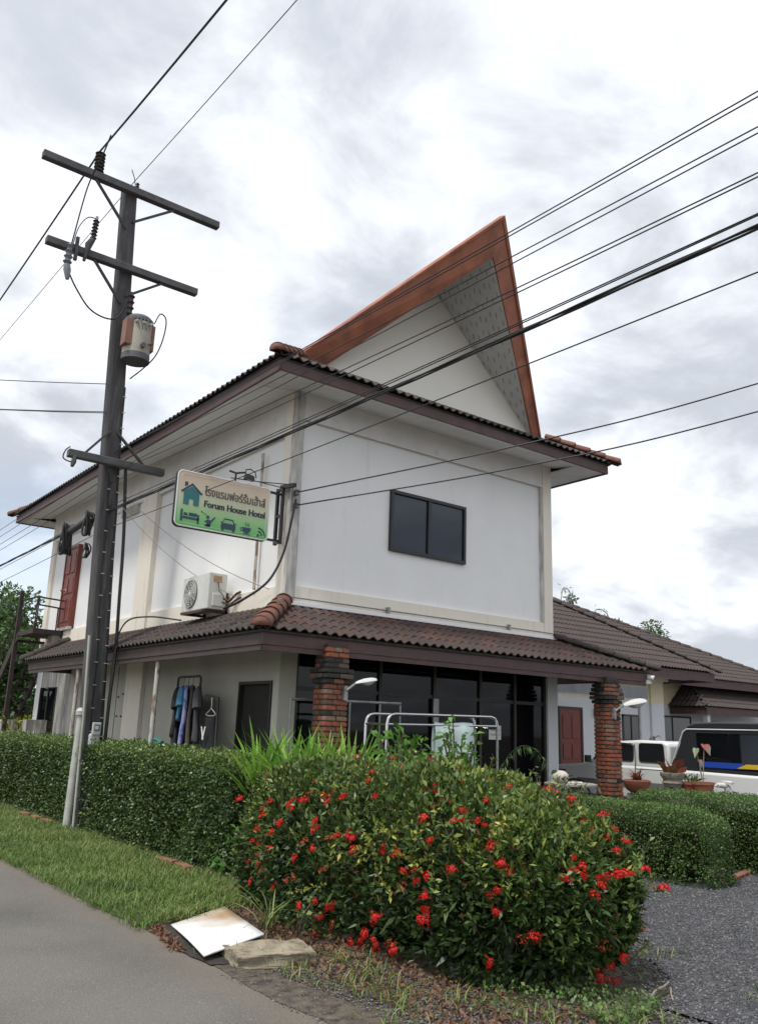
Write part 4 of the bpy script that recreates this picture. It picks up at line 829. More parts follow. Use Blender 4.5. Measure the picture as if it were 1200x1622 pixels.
boxes('back_box', 'meter_white', t, (-1.13, -.97, 3.44, 3.53, 1.18, 1.36), bevel=.03); boxes('case', 'meter_white', t, (-1.115, -.985, 3.40, 3.44, 1.34, 1.52), bevel=.012)
b = MB(); b.box(-1.09, -1.01, 3.392, 3.40, 1.40, 1.49); b.build('dial', 'insulator_grey', t); b = MB(); b.box(-1.08, -1.03, 3.388, 3.392, 1.42, 1.47); b.build('dial_plate', 'paper', t)
# pipe and conduit in front of the pole
t = thing('drain_pipe', 'pale vertical pipe with round cap in front of the utility pole', 'pipe', (-1.23, 3.76, 0))
b = MB(); b.tube([(-1.23, 3.70, -.05), (-1.20, 3.70, 1.62)], .062, 12); b.build('lower_pipe', 'pvc', t, True)
b = MB(); b.lathe([(.04, -.03), (.085, 0), (.09, .06), (.06, .10), (.03, .11)], (-1.20, 3.70, 1.62), 14); b.build('collar', 'pvc', t, True)
b = MB(); b.tube([(-1.195, 3.70, 1.7), (-1.16, 3.72, 2.75)], .026, 8); b.build('upper_pipe', 'galvanised', t, True)
b = MB(); b.tube([(-1.20, 3.50, -.05), (-1.24, 3.49, 1.6), (-1.29, 3.50, 2.8)], .020, 8); b.build('side_conduit', 'pvc', t, True)

# ================================================================== cables
def span(x, zp, s1, s2, y0=-34., y1=44., yp=3.5, dx0=0., dx1=0., k=24):
    """cable through the pole at (x, yp, zp); sags s1 towards the camera side, s2 beyond"""
    pts = []
    for i in range(k+1): t = 1-i/k; pts.append((x+dx0*t, yp+(y0-yp)*t, zp-4*s1*t*(1-t)))
    for i in range(1, k+1): t = i/k; pts.append((x+dx1*t, yp+(y1-yp)*t, zp-4*s2*t*(1-t)))
    return pts
GW = 'overhead cables along the road'
run(span(-2.07, 10.96, 1.05, .55), .017, 'power_cable', 'thick upper power cable resting on the tall top insulator', group=GW)
run(span(-1.41, 10.70, .55, -.25), .007, 'power_cable', 'thin wire crossing the very tip of the utility pole', group=GW)
lv = [(-1.16, 5.80, .30, 'topmost thin cable over the orange gable, upper of a close pair'), (-1.20, 5.76, .34, 'lower of the close pair of thin cables over the orange gable'),
      (-1.02, 5.76, .42, 'third thin cable from the top at the right edge'), (-.98, 5.60, .24, 'fourth thin cable from the top at the right edge'),
      (-1.18, 5.42, .55, 'fifth thin cable from the top at the right edge'), (-1.22, 5.24, .40, 'sixth thin cable from the top at the right edge'),
      (-1.20, 4.86, .22, 'thin cable just above the thick black bundle'), (-1.17, 4.82, .16, 'thin cable touching the top of the thick black bundle'), (-1.22, 4.48, .24, 'lowest thin cable below the thick black bundle')]
for x, z, s_, lb in lv: run(span(x, z, s_, .3), .0052, 'power_cable', lb, group=GW)
tb = thing('cable_bundle', 'thick black twisted cable bundle crossing the front of the house', 'cable', (-1.2, 3.5, 4.77))
sp_ = span(-1.20, 4.775, .22, .1, k=60)
for q in range(3): run([(p[0]+.014*math.cos(i*.9+q*2.1), p[1], p[2]+.014*math.sin(i*.9+q*2.1)) for i, p in enumerate(sp_)], .0085, 'strand', par=tb)
run(sm([(.04, -.12, 4.60), (1.6, -2.6, 5.0), (3.0, -5.0, 5.48), (6.0, -10.2, 6.9)]), .009, 'service_cable', 'upper of two service cables running from the corner insulator', group='service cables to the house')
run(sm([(.04, -.12, 4.42), (1.6, -2.6, 4.72), (2.95, -5.0, 5.13), (6.0, -10.3, 6.5)]), .009, 'service_cable', 'lower of two service cables running from the corner insulator', group='service cables to the house')
run(sm([(.02, -.10, 4.5), (-.04, -.12, 4.2), (-.12, -.1, 3.75), (-.32, -.1, 3.35), (-.62, .0, 3.08), (-.74, .25, 2.98)]), .016, 'drop_cable', 'black cable curving down the house corner to the canopy')
run(sm([(-.92, 3.48, 2.6), (-.86, 3.2, 3.02), (-.70, 2.7, 3.08), (-.55, 1.9, 2.98)]), .012, 'drop_cable', 'black cable looping from the pole onto the canopy tiles')
for i, (a, c, lb) in enumerate([((-1.0, 3.52, 5.1), (-.04, .35, 3.33), 'upper thin slack wire from the pole to the house corner band'), ((-1.02, 3.52, 4.9), (-.04, 1.2, 3.30), 'lower thin slack wire from the pole to the side wall')]):
    a = Vector(a); c = Vector(c); run([a.lerp(c, t/12)-Vector((0, 0, .18*4*(t/12)*(1-t/12))) for t in range(13)], .005, 'thin_wire', lb, 'wire', m='insulator_grey')
for i, (z, lb, e) in enumerate([(6.9, 'upper thin wire leaving the pole to the left across the sky', (-9., 12.0, 8.45)), (6.42, 'middle thin wire leaving the pole to the left', (-9., 12.0, 7.75)), (6.40, 'lower thin wire leaving the pole to the left', (-9., 11.5, 7.65))]):
    a = Vector((pc(z).x-.15, 3.6, z)); c = Vector(e); run([a.lerp(c, t/12)-Vector((0, 0, .2*4*(t/12)*(1-t/12))) for t in range(13)], .007, 'thin_wire', lb, 'wire')
run(sm([(-2.15, 2.75, 10.78), (-2.20, 2.9, 10.45), (-2.28, 3.2, 10.0), (-2.36, 3.38, 9.02)]), .013, 'jumper_cable', 'black jumper dropping from the upper cable to the fuse cut-out')
run(sm([(-2.01, 3.40, 9.62), (-2.16, 3.4, 9.58), (-2.28, 3.4, 9.35), (-2.34, 3.38, 9.0)]), .009, 'jumper_cable', 'thin jumper from the arrester down to the fuse cut-out')
run(sm([(-2.36, 3.36, 8.50), (-2.2, 3.36, 8.25), (-1.95, 3.36, 7.98), (-1.65, 3.38, 7.92), (-1.45, 3.4, 8.05), (-1.30, 3.36, 8.52)]), .013, 'jumper_cable', 'black cable sagging from the fuse cut-out to the transformer')
run(sm([(-.92, 3.2, 8.0), (-.84, 3.18, 8.20), (-.73, 3.18, 8.12), (-.74, 3.2, 7.8), (-.84, 3.2, 7.45), (-.98, 3.3, 7.22), (-1.12, 3.5, 7.05)]), .011, 'jumper_cable', 'black cable looping round the right side of the transformer')
run(sm([(-1.95, 3.45, 5.66), (-2.02, 3.42, 5.58), (-2.04, 3.42, 5.45), (-1.9, 3.42, 5.42), (-1.82, 3.44, 5.56)]), .010, 'jumper_cable', 'small black loop at the left end of the low crossarm')
t = thing('line_clamp', 'grey cable clamp below the left end of the low crossarm', 'clamp', (-1.85, 3.45, 5.45)); b = MB(); b.tube([(-1.86, 3.45, 5.52), (-1.88, 3.42, 5.42), (-1.90, 3.40, 5.34)], [.03, .045, .025], 8); b.build('clamp_body', 'steel_dark', t, True)
# coils of spare cable hanging on the strand left of the pole
def coil(c, r, n, rad, lb, tilt):
    t = thing('cable_coil', lb, 'cable coil', c); c = Vector(c)
    for k in range(n):
        b = MB(); b.tube([c+Vector(((k-n/2)*.03+.02*math.sin(a*2+k), r*math.cos(a)*tilt*(1+.03*math.sin(k)), r*math.sin(a)*(1+.04*math.cos(k)))) for a in [2*PI*j/24 for j in range(24)]], rad, 6, closed=True); b.build('loop', 'cable', t, True)
coil((-1.2, 4.42, 4.72), .20, 4, .018, 'wide coil of black cable beside the bracket tube', .42)
coil((-1.2, 5.48, 4.62), .27, 6, .022, 'large narrow coil of black cable at the far end of the bracket', .26)
coil((-1.2, 4.34, 4.25), .12, 3, .012, 'small coil of thin black cable hanging lowest', .5)
b = MB(); b.tube([(-1.2, 4.52, 4.80), (-1.2, 5.36, 4.74)], .062, 12); tag(b.build('splice_tube', 'steel_dark', None, True), 'dark splice tube slung under the cables left of the pole', 'tube')
# ================================================================== hedges
def box_pts(n, c, h, p, rng=NR, faces=('x-', 'x+', 'y-', 'y+', 'z+')):
    """random points with normals on a rounded box (superellipsoid of power p)"""
    c = np.array(c); h = np.array(h); ar = {'x': h[1]*h[2], 'y': h[0]*h[2], 'z': h[0]*h[1]}; wts = np.array([ar[f[0]]*(1.8 if f[0] == 'y' else 1.) for f in faces]); idx = rng.choice(len(faces), n, p=wts/wts.sum())
    q = rng.uniform(-1, 1, (n, 3))
    for i, f in enumerate(faces): q[idx == i, 'xyz'.index(f[0])] = 1 if f[1] == '+' else -1
    q = q/((np.abs(q)**p).sum(1, keepdims=True)**(1/p)); g = nrm(np.sign(q)*np.abs(q)**(p-1)/h)
    return c+q*h, g
def superbox(name, c, h, p, m, parent, sub=6, amp=0.):
    bm = bmesh.new(); bmesh.ops.create_cube(bm, size=2.); bmesh.ops.subdivide_edges(bm, edges=bm.edges[:], cuts=sub, use_grid_fill=True)
    for v in bm.verts:
        q = v.co; s_ = (abs(q.x)**p+abs(q.y)**p+abs(q.z)**p)**(-1/p); w_ = Vector((q.x*s_*h[0], q.y*s_*h[1], q.z*s_*h[2])); w_ += w_.normalized()*amp*mnoise.noise(w_*3.); v.co = Vector(c)+w_
    me = bpy.data.meshes.new(name); bm.to_mesh(me); bm.free(); me.materials.append(MATS[m]); return link(bpy.data.objects.new(name, me), parent)
def hedge(label, x0, x1, y0, y1, ht, n, L, Wd, m, p=7, amp=.05, depth=.05, seed=0., top_light=.2, group='clipped hedges', thin=None, shag=.02):
    t = thing('hedge', label, 'hedge', ((x0+x1)/2, (y0+y1)/2, 0), group)
    c = ((x0+x1)/2, (y0+y1)/2, ht*.40); h = ((x1-x0)/2, (y1-y0)/2, ht*.60)
    P, g = box_pts(n, c, h, p, faces=('x-', 'y-', 'y+', 'z+', 'x+') if n else ())
    k = P[:, 2] > .03
    if thin is not None: k &= NR.random(len(P)) < thin(P)
    P, g = P[k], g[k]
    bb_ = bumps(P, 2.4, seed); P = P+g*(bb_*amp+shag*NR.random((len(P), 1))[:, 0]*2-np.where(NR.random(len(P)) < .30, .22*NR.random(len(P)), np.abs(NR.normal(size=len(P)))*depth))[:, None]
    P[:, 2] = np.maximum(P[:, 2], .02); gap = .6*bumps(P, 13., seed+5)+.7*bumps(P, 27., seed)+.4*NR.normal(size=len(P)) > -.38; P, g = P[gap], g[gap]
    rb = np.clip(.38+.18*bumps(P, 5., seed+2)+top_light*np.clip(g[:, 2], 0, 1)+.16*NR.normal(size=len(P)), 0, 1)  # upward-facing leaves coloured lighter: light from above painted in
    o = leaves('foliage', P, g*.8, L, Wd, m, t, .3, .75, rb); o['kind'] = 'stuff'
    superbox('dark_core', c, (h[0]-.19, h[1]-.20, h[2]-.18), p, 'core', t, 8, .08)  # solid filler behind the leaves, its dark colour painting the inner shade
    return t
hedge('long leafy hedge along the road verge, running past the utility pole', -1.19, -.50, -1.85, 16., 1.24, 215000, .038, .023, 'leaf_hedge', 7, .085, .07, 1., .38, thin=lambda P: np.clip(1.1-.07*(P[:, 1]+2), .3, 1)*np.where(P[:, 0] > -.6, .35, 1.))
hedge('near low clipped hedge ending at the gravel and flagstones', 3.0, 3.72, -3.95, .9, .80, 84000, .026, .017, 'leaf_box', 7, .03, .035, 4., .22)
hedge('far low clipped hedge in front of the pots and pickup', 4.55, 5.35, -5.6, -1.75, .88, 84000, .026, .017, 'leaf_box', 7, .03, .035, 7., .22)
# ================================================================== flowering bush
ix = thing('flowering_bush', 'large green bush covered in red flower clusters beside the gravel drive', 'bush', (-.7, -3.7, 0))
IC, IH = np.array([-.76, -3.80, .38]), np.array([1.02, 2.06, .80])
def ixmap(P):
    P = P.copy(); ky = np.clip((-4.2-P[:, 1])/1.6, 0, 1); kx = np.clip((-2.6-P[:, 1])/2.6, 0, 1); hi = P[:, 2] > .4
    P[hi, 2] = .4+(P[hi, 2]-.4)*(1-.20*ky[hi]); s_ = np.where(P[:, 2] > .35, 1., 1-.07*(.35-P[:, 2])/.35)
    P[:, :2] = IC[:2]+(P[:, :2]-IC[:2])*s_[:, None]; r_ = P[:, 0] > IC[0]; P[r_, 0] = IC[0]+(P[r_, 0]-IC[0])*(1-.68*kx[r_]); return P
P, g = box_pts(84000, IC, IH, 3.2); P = ixmap(P)
wt = np.where((P[:, 0] > .2) & (P[:, 1] > -4.5), .4, 1.); k = (P[:, 2] > .04) & (NR.random(len(P)) < wt); P, g = P[k], g[k]
dp = np.where(NR.random(len(P)) < .22, .30*NR.random(len(P)), np.abs(NR.normal(size=len(P)))*.09); P = P+g*(bumps(P, 2.2, 9.)*.17+bumps(P, 5., 3.)*.10-dp+.02)[:, None]; P[:, 2] = np.maximum(P[:, 2], .03); gp = .8*bumps(P, 7., 4.)+.7*bumps(P, 15., 6.)+.4*NR.normal(size=len(P)) > -.42; P, g, dp = P[gp], g[gp], dp[gp]
rb = np.clip(.36+.20*bumps(P, 4., 5.)+.30*np.clip(g[:, 2], 0, 1)+.17*NR.normal(size=len(P))-.8*dp, 0, .95)  # leaves lightened on top, darkened deep inside: light and shade painted in
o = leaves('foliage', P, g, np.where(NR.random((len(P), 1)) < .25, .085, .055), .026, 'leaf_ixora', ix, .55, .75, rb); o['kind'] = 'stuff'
# upright young shoots
sh, gs = box_pts(620, IC, IH, 3.2); sh = ixmap(sh); k = sh[:, 2] > .55; sh, gs = sh[k], gs[k]
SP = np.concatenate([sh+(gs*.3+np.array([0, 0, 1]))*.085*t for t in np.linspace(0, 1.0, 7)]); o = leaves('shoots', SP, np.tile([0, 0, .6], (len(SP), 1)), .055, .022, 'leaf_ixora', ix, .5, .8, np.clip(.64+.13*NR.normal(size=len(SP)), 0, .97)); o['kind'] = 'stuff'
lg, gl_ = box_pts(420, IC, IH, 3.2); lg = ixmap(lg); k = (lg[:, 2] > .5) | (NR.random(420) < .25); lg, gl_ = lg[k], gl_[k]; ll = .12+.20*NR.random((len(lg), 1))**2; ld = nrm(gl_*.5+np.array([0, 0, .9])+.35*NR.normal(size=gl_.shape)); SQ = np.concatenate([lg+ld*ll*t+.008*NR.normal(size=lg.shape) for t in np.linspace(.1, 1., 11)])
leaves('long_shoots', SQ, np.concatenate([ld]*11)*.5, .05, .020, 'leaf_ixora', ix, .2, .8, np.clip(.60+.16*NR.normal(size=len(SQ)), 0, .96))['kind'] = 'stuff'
b = MB()
for p_, d_, l_ in zip(lg, ld, ll[:, 0]): b.tube([Vector(p_)-Vector(d_)*.08, Vector(p_)+Vector(d_)*float(l_)], .0025, 4)
b.build('shoot_stems', 'bark', ix)['kind'] = 'stuff'
yl, gy = box_pts(1500, IC, IH, 3.2); yl = ixmap(yl)-gy*.02; k = (yl[:, 0] < -.3) & (yl[:, 2] > .3); yl, gy = yl[k], gy[k]; leaves('young_leaves', yl, gy, .05, .018, 'leaf_red', ix, .7, .6)['kind'] = 'stuff'
superbox('dark_core', IC, IH-np.array([.36, .40, .32]), 3.2, 'core', ix, 10, .25)  # solid dark filler, the bush's inner shade put into its colour
b = MB()
for k in range(16):
    a = rnd.uniform(-.3, 3.4); r_ = rnd.uniform(.5, .85); e_ = Vector((-.7-1.0*r_*math.sin(a)*.9, -3.7-1.9*r_*math.cos(a), rnd.uniform(.3, .8))); s0 = Vector((-.7+(e_.x+.7)*.7, -3.7+(e_.y+3.7)*.75, 0)); b.tube(sm([s0, s0.lerp(e_, .5)+Vector((rnd.uniform(-.05, .05), rnd.uniform(-.05, .05), 0)), e_], 4), [.014]*9, 5)
b.tube(sm([(-1.42, -5.3, .0), (-1.40, -5.34, .22), (-1.34, -5.40, .42), (-1.36, -5.45, .6)], 4), .022, 6); b.tube(sm([(-1.36, -5.2, .0), (-1.38, -5.28, .3), (-1.42, -5.3, .55)], 4), .016, 6); b.build('stems', 'bark', ix, True)['kind'] = 'stuff'
def cluster_mesh(v, m, n=64, R_=.036):
    """ragged dome of small four-petalled florets, some sticking out"""
    rg = np.random.default_rng(v); d = nrm(rg.normal(size=(n, 3))*np.array([1, 1, .8])); d[:, 2] = np.abs(d[:, 2])-.22; d = nrm(d); lob = 1+.22*np.sin(3*np.arctan2(d[:, 1], d[:, 0])+v)
    P_ = d*(R_*(.55+.75*rg.random(n))*lob)[:, None]*np.array([1.1, 1.1, .62]); q = []; f = []
    for i in range(n):
        z = (Vector(d[i])+Vector(rg.normal(size=3))*.35).normalized(); x = z.cross(Vector(rg.normal(size=3))).normalized(); y = z.cross(x); c = Vector(P_[i]); s_ = .0115*(.7+.7*rg.random())
        for a, b_ in ((x, y), (y, x)):
            k = len(q); q += [c-a*s_+z*.002, c-b_*s_*.42, c+a*s_+z*.002, c+b_*s_*.42]; f.append((k, k+1, k+2, k+3))
    me = bpy.data.meshes.new('flower_cluster'); me.from_pydata([tuple(x) for x in q], [], f); at = me.attributes.new('rnd', 'FLOAT', 'FACE'); at.data.foreach_set('value', rg.random(len(f)).astype(np.float32)); me.materials.append(MATS[m]); return me
FM = [cluster_mesh(i, 'petal') for i in range(5)]+[cluster_mesh(i, 'petal_old', 30) for i in (11, 12)]
FL = [(-1.39, -2.25, 1.07), (-1.41, -2.24, 1.01), (-1.48, -2.35, 0.95), (-1.55, -2.04, 0.85), (-1.51, -3.22, 1.07), (-1.59, -3.29, 1.0), (-1.66, -2.76, 0.88), (-1.67, -2.69, 0.83), (-1.7, -2.74, 0.78), (-1.65, -3.14, 0.93), (-1.66, -3.32, 0.94), (-1.7, -3.2, 0.87), (-1.71, -2.7, 0.67), (-1.75, -2.99, 0.67), (-1.74, -3.08, 0.74), (-1.75, -3.62, 0.75), (-1.73, -3.6, 0.82), (-1.71, -2.62, 0.56), (-1.74, -2.8, 0.57), (-1.74, -2.79, 0.48), (-1.72, -2.6, 0.41), (-1.74, -2.8, 0.41), (-1.76, -2.89, 0.38), (-1.75, -2.98, 0.54), (-1.55, -2.23, 0.14), (-1.69, -2.6, 0.25), (-1.75, -3.08, 0.28), (-1.77, -3.4, 0.53), (-1.77, -3.4, 0.39), (-1.76, -3.63, 0.62), (-1.76, -3.51, 0.66), (-1.75, -3.87, 0.73), (-1.74, -3.92, 0.75), (-1.74, -4.07, 0.76), (-1.6, -3.77, 1.0), (-1.59, -3.6, 1.01), (-1.64, -3.6, 0.95), (-0.87, -2.92, 1.26), (-1.21, -3.25, 1.16), (-1.57, -4.14, 1.03), (-1.77, -3.81, 0.51), (-1.76, -4.17, 0.68), (-1.4, -3.83, 1.12), (-1.76, -3.7, 0.27), (-1.74, -3.46, 0.2), (-1.76, -3.88, 0.26), (-1.73, -3.74, 0.17), (-1.73, -3.65, 0.15), (-1.73, -3.89, 0.15), (-1.69, -3.63, 0.04), (-1.76, -4.45, 0.29), (-1.72, -4.28, 0.16), (-1.71, -4.23, 0.1), (-1.7, -4.09, 0.07), (-1.7, -4.39, 0.1), (-1.71, -4.55, 0.15), (-1.71, -4.59, 0.12), (-1.74, -4.71, 0.61), (-1.72, -4.8, 0.62), (-1.73, -4.62, 0.71), (-1.75, -4.72, 0.52), (-1.74, -4.48, 0.73), (-1.72, -4.93, 0.41), (-1.72, -4.92, 0.35), (-1.72, -4.91, 0.49), (-1.66, -4.88, 0.81), (-1.6, -4.73, 0.94), (-1.5, -4.72, 1.01), (-1.4, -4.73, 1.04), (-1.51, -4.96, 0.94), (-1.43, -4.95, 0.99), (-1.45, -5.11, 0.95), (-1.01, -4.47, 1.14), (-0.57, -3.92, 1.2), (-0.71, -4.18, 1.18), (-1.34, -4.56, 1.09), (-1.37, -4.48, 1.09), (-1.41, -4.34, 1.09), (-0.53, -3.56, 1.22), (-0.54, -3.68, 1.18), (-0.59, -3.09, 1.26), (-1.13, -4.08, 1.17), (-1.22, -4.95, 1.05), (-1.33, -5.16, 0.97), (-1.51, -5.32, 0.82), (-1.67, -5.11, 0.67), (-1.71, -4.92, 0.61), (-1.56, -5.34, 0.18), (-1.53, -5.4, 0.73), (-1.57, -5.42, 0.58), (-1.59, -5.43, 0.47), (-0.78, -5.06, 1.04), (-0.6, -4.99, 1.06), (-0.82, -5.21, 1.0), (-0.61, -5.07, 1.1), (-0.63, -5.21, 1.07), (-0.58, -4.95, 1.12), (-0.64, -5.23, 1.02), (-0.9, -5.57, 0.87), (-0.78, -5.52, 0.89), (-0.62, -5.56, 0.9), (-0.72, -5.6, 0.86), (-0.62, -5.66, 0.84), (-0.76, -5.69, 0.79), (-0.77, -5.43, 0.93), (-0.63, -5.47, 0.98), (-1.51, -5.31, 0.82), (-1.52, -5.41, 0.73), (-1.51, -5.46, 0.7), (-1.29, -5.71, 0.67), (-1.17, -5.76, 0.68), (-1.06, -5.81, 0.63), (-1.04, -5.79, 0.67), (-0.9, -5.8, 0.68), (-0.83, -5.8, 0.68), (-1.14, -5.81, 0.58), (-1.13, -5.72, 0.73), (-1.22, -5.72, 0.71), (-1.5, -5.56, 0.34), (-1.46, -5.62, 0.36), (-1.01, -5.74, 0.12), (-0.85, -5.71, 0.08), (-1.09, -5.82, 0.32), (-0.88, -5.8, 0.22), (-0.96, -5.77, 0.18), (-0.65, -4.76, 1.1), (-0.84, -4.79, 1.1), (-1.22, -4.95, 1.05), (-1.01, -5.02, 1.05)]
for i, p in enumerate(FL):
    p = Vector(p); n_ = (p-Vector((-.6, -3.7, .3))); n_ = Vector((n_.x/1.2, n_.y/4.4, n_.z/.8)).normalized(); q = Vector((n_.x, n_.y, n_.z+.5)).normalized().to_track_quat('Z', 'Y').to_matrix().to_4x4()
    v = rnd.randrange(5) if rnd.random() < .80 else 5+rnd.randrange(2)
    for j in range(1 if rnd.random() < .72 else 2):
        off = Vector((rnd.uniform(-.06, .06), rnd.uniform(-.06, .06), rnd.uniform(-.05, .05)))*j
        piece('flower_cluster', FM[v], ix, Matrix.Translation(p+n_*.045+off) @ q @ Matrix.Rotation(rnd.uniform(0, 6), 4, 'Z') @ Matrix.Diagonal((rnd.uniform(.5, 1.0)*(.75 if j else 1.), rnd.uniform(.5, 1.0)*(.75 if j else 1.), rnd.uniform(.6, 1.1), 1)))
FB, gb_ = box_pts(90, IC, IH, 3.2); FB = ixmap(FB)
for p, n_ in zip(FB, gb_):
    if p[0] > .0 or p[2] > 1.1: piece('flower_cluster', FM[rnd.randrange(7)], ix, Matrix.Translation(Vector(p)+Vector(n_)*.07) @ Matrix.Scale(rnd.uniform(.6, .95), 4))
b = MB(); b.tube(sm([(-.45, -5.2, .35), (-.2, -5.33, .45), (.10, -5.46, .47)], 4), .006, 5); b.tube(sm([(-.4, -5.2, .5), (-.2, -5.3, .58), (-.03, -5.39, .60)], 4), .005, 5); b.build('side_twigs', 'bark', ix, True)
tw = np.array([(-.45+.55*t, -5.2-.26*t, .36+.11*t) for t in NR.random(50)]+[(-.4+.37*t, -5.2-.19*t, .5+.1*t) for t in NR.random(30)]); leaves('twig_leaves', tw, np.tile([.4, -.2, .3], (80, 1)), .055, .022, 'leaf_ixora', ix, .4, .7)['kind'] = 'stuff'
for q in ((.10, -5.46, .49), (-.04, -5.40, .62)): piece('flower_cluster', FM[1], ix, Matrix.Translation(q) @ Matrix.Scale(1.1, 4))
# yellow-leaved vine scrambling over the bush front
vn = thing('vine', 'thin vine with yellow green leaves scrambling over the red flowering bush', 'vine', (-1.5, -5.1, .3)); b = MB(); VP = []
for k in range(20):
    y0 = rnd.uniform(-5.45, -4.2) if k < 18 else rnd.uniform(-4.0, -3.4); z0 = rnd.uniform(.6, 1.0) if k < 18 else rnd.uniform(.35, .7); x0 = -1.86+max(0, (-4.6-y0))*.42+(.12 if z0 > .85 else 0); pts = [Vector((x0, y0, z0))]
    dd = Vector((rnd.uniform(-.02, .02), rnd.uniform(-.09, .09), rnd.uniform(-.03, .05)))
    for j in range(5): pts.append(pts[-1]+dd+Vector((rnd.uniform(-.02, .02), rnd.uniform(-.03, .03), rnd.uniform(-.03, .02))))
    b.tube(pts, .0022, 4); VP += [tuple(p.lerp(q, t)) for p, q in zip(pts, pts[1:]) for t in (0, .35, .7)]
b.build('stems', 'bark', vn)['kind'] = 'stuff'; VP = np.array(VP); leaves('foliage', VP, np.tile([-.6, -.4, .3], (len(VP), 1)), .042, .022, 'leaf_yellow', vn, .2, .7, np.clip(.45+.35*NR.normal(size=len(VP)), 0, 1))['kind'] = 'stuff'
# broad-leaved seedling at the left foot of the bush and lily-like weed
def sprig(name, label, cat, c, n, L, Wd, m, spread, hgt, stem='bark', seed=1, upb=.3, dense=2):
    rg = np.random.default_rng(seed); t = thing(name, label, cat, c); c = np.array(c); b = MB(); PP = []
    for k in range(n):
        a = rg.random()*2*PI; e_ = c+np.array([spread*math.cos(a)*rg.random(), spread*math.sin(a)*rg.random(), hgt*(.4+.6*rg.random())]); mid = c+(e_-c)*np.array([.35, .35, .6]); pts = sm([tuple(c), tuple(mid), tuple(e_)], 4); b.tube(pts, .004+.004*hgt, 4)
        for q in pts[3:]: PP += [tuple(np.array(q)+rg.normal(size=3)*.02) for _ in range(dense)]
    b.build('stems', stem, t)['kind'] = 'stuff'; PP = np.array(PP); dirs = nrm((PP-c)*np.array([1, 1, .2])+1e-6); o = leaves('foliage', PP, dirs, L, Wd, m, t, upb, .5, None, .15, .35, rg); o['kind'] = 'stuff'; return t
sprig('seedling', 'pale broad-leaved seedling between the long hedge and the red flowers', 'plant', (-1.45, -2.0, .02), 12, .075, .045, 'leaf_bright', .30, .65, seed=4)
sprig('seedling', 'small pale-leaved seedling low in front of the red flowering bush', 'plant', (-1.95, -3.7, .02), 6, .05, .032, 'leaf_hedge', .22, .32, seed=5)
sprig('leafy_shrub', 'bright green broad-leaved shrub in front of the towel rack', 'shrub', (.22, -2.30, .25), 34, .13, .05, 'leaf_bright', .42, 1.32, seed=6, upb=.0, dense=4)
sprig('leafy_shrub', 'young light green plant in front of the hanging towel', 'shrub', (.62, -2.66, .3), 24, .11, .040, 'leaf_bright', .28, 1.36, seed=8, upb=.0, dense=4)
t = thing('arching_plant', 'thin arching stem with pale drooping leaves before the dark shopfront', 'plant', (.6, -3.2, .9))
st = sm([(.60, -3.22, .9), (.66, -3.30, 1.28), (.76, -3.42, 1.44), (.88, -3.5, 1.42), (.98, -3.56, 1.30)], 5); b = MB(); b.tube(st, .0028, 5); b.build('stem', 'leaf_tree', t)
sp2 = np.array([tuple(p) for p in st[3:] for _ in range(2)]); leaves('foliage', sp2, np.tile([.1, -.1, -.4], (len(sp2), 1)), .085, .018, 'leaf_tree', t, -.4, .5)['kind'] = 'stuff'
rg = np.random.default_rng(21)
for i, (x, y, z, n, h_, lb) in enumerate([(-.78, -1.0, .40, 110, 1.08, 'strappy bright green plant at the left end of its row by the hedge'), (-.52, -1.22, .42, 110, 1.06, 'second strappy green plant from the left, behind the flowers'), (-.22, -1.38, .35, 120, 1.12, 'strappy green plant directly before the mossy brick pillar'), (.02, -1.58, .35, 120, 1.20, 'tallest strappy green plant right of the mossy brick pillar'), (-.60, -1.62, .45, 110, .92, 'low strappy green plant nearest the red flowers')]):
    t = thing('strap_leaf_plant', lb, 'plant', (x, y, 0), 'strappy plants behind the flowers')
    a = rg.random(n)*2*PI; B_ = np.array([x, y, z])+np.stack([np.cos(a), np.sin(a), 0*a], 1)*.06*rg.random((n, 1)); dirs = np.stack([np.cos(a), np.sin(a), 0*a], 1)
    blades('leaf_tuft', B_, h_, .046, 'leaf_pandan', t, .50, rg, dirs, 5)['kind'] = 'stuff'
    b = MB(); b.tube([(x, y, 0), (x, y, z+.1)], .05, 8); b.build('stem', 'bark', t)
# grassy weed by the slab
t = thing('weed', 'long-bladed weed leaning out beside the concrete slab', 'weed', (-2.0, -3.35, .01)); B_ = np.array([[-2.0, -3.35, .01]])+NR.normal(size=(22, 3))*np.array([.03, .03, 0]); blades('blades', B_, .42, .012, 'grass', t, .9, NR, None, 5)['kind'] = 'stuff'

# ================================================================== board, slab, twigs
m, tt, bb = nodes('board_white'); MATS['board_white'] = m; bb.inputs['Roughness'].default_value = .45
tcn = tt.nodes.new('ShaderNodeTexCoord'); vm = tt.nodes.new('ShaderNodeVectorMath'); vm.operation = 'DISTANCE'; vm.inputs[1].default_value = (-1.98, -2.85, .06); tt.links.new(tcn.outputs['Object'], vm.inputs[0])
ns = tt.nodes.new('ShaderNodeTexNoise'); ns.inputs['Scale'].default_value = 5; ns.inputs['Detail'].default_value = 8; tt.links.new(tcn.outputs['Object'], ns.inputs[0])
md = tt.nodes.new('ShaderNodeMath'); md.operation = 'MULTIPLY_ADD'; md.inputs[1].default_value = .5; tt.links.new(ns.outputs[0], md.inputs[0]); tt.links.new(vm.outputs['Value'], md.inputs[2])
mr = tt.nodes.new('ShaderNodeMapRange'); mr.inputs[1].default_value = .42; mr.inputs[2].default_value = .80; tt.links.new(md.outputs[0], mr.inputs[0])
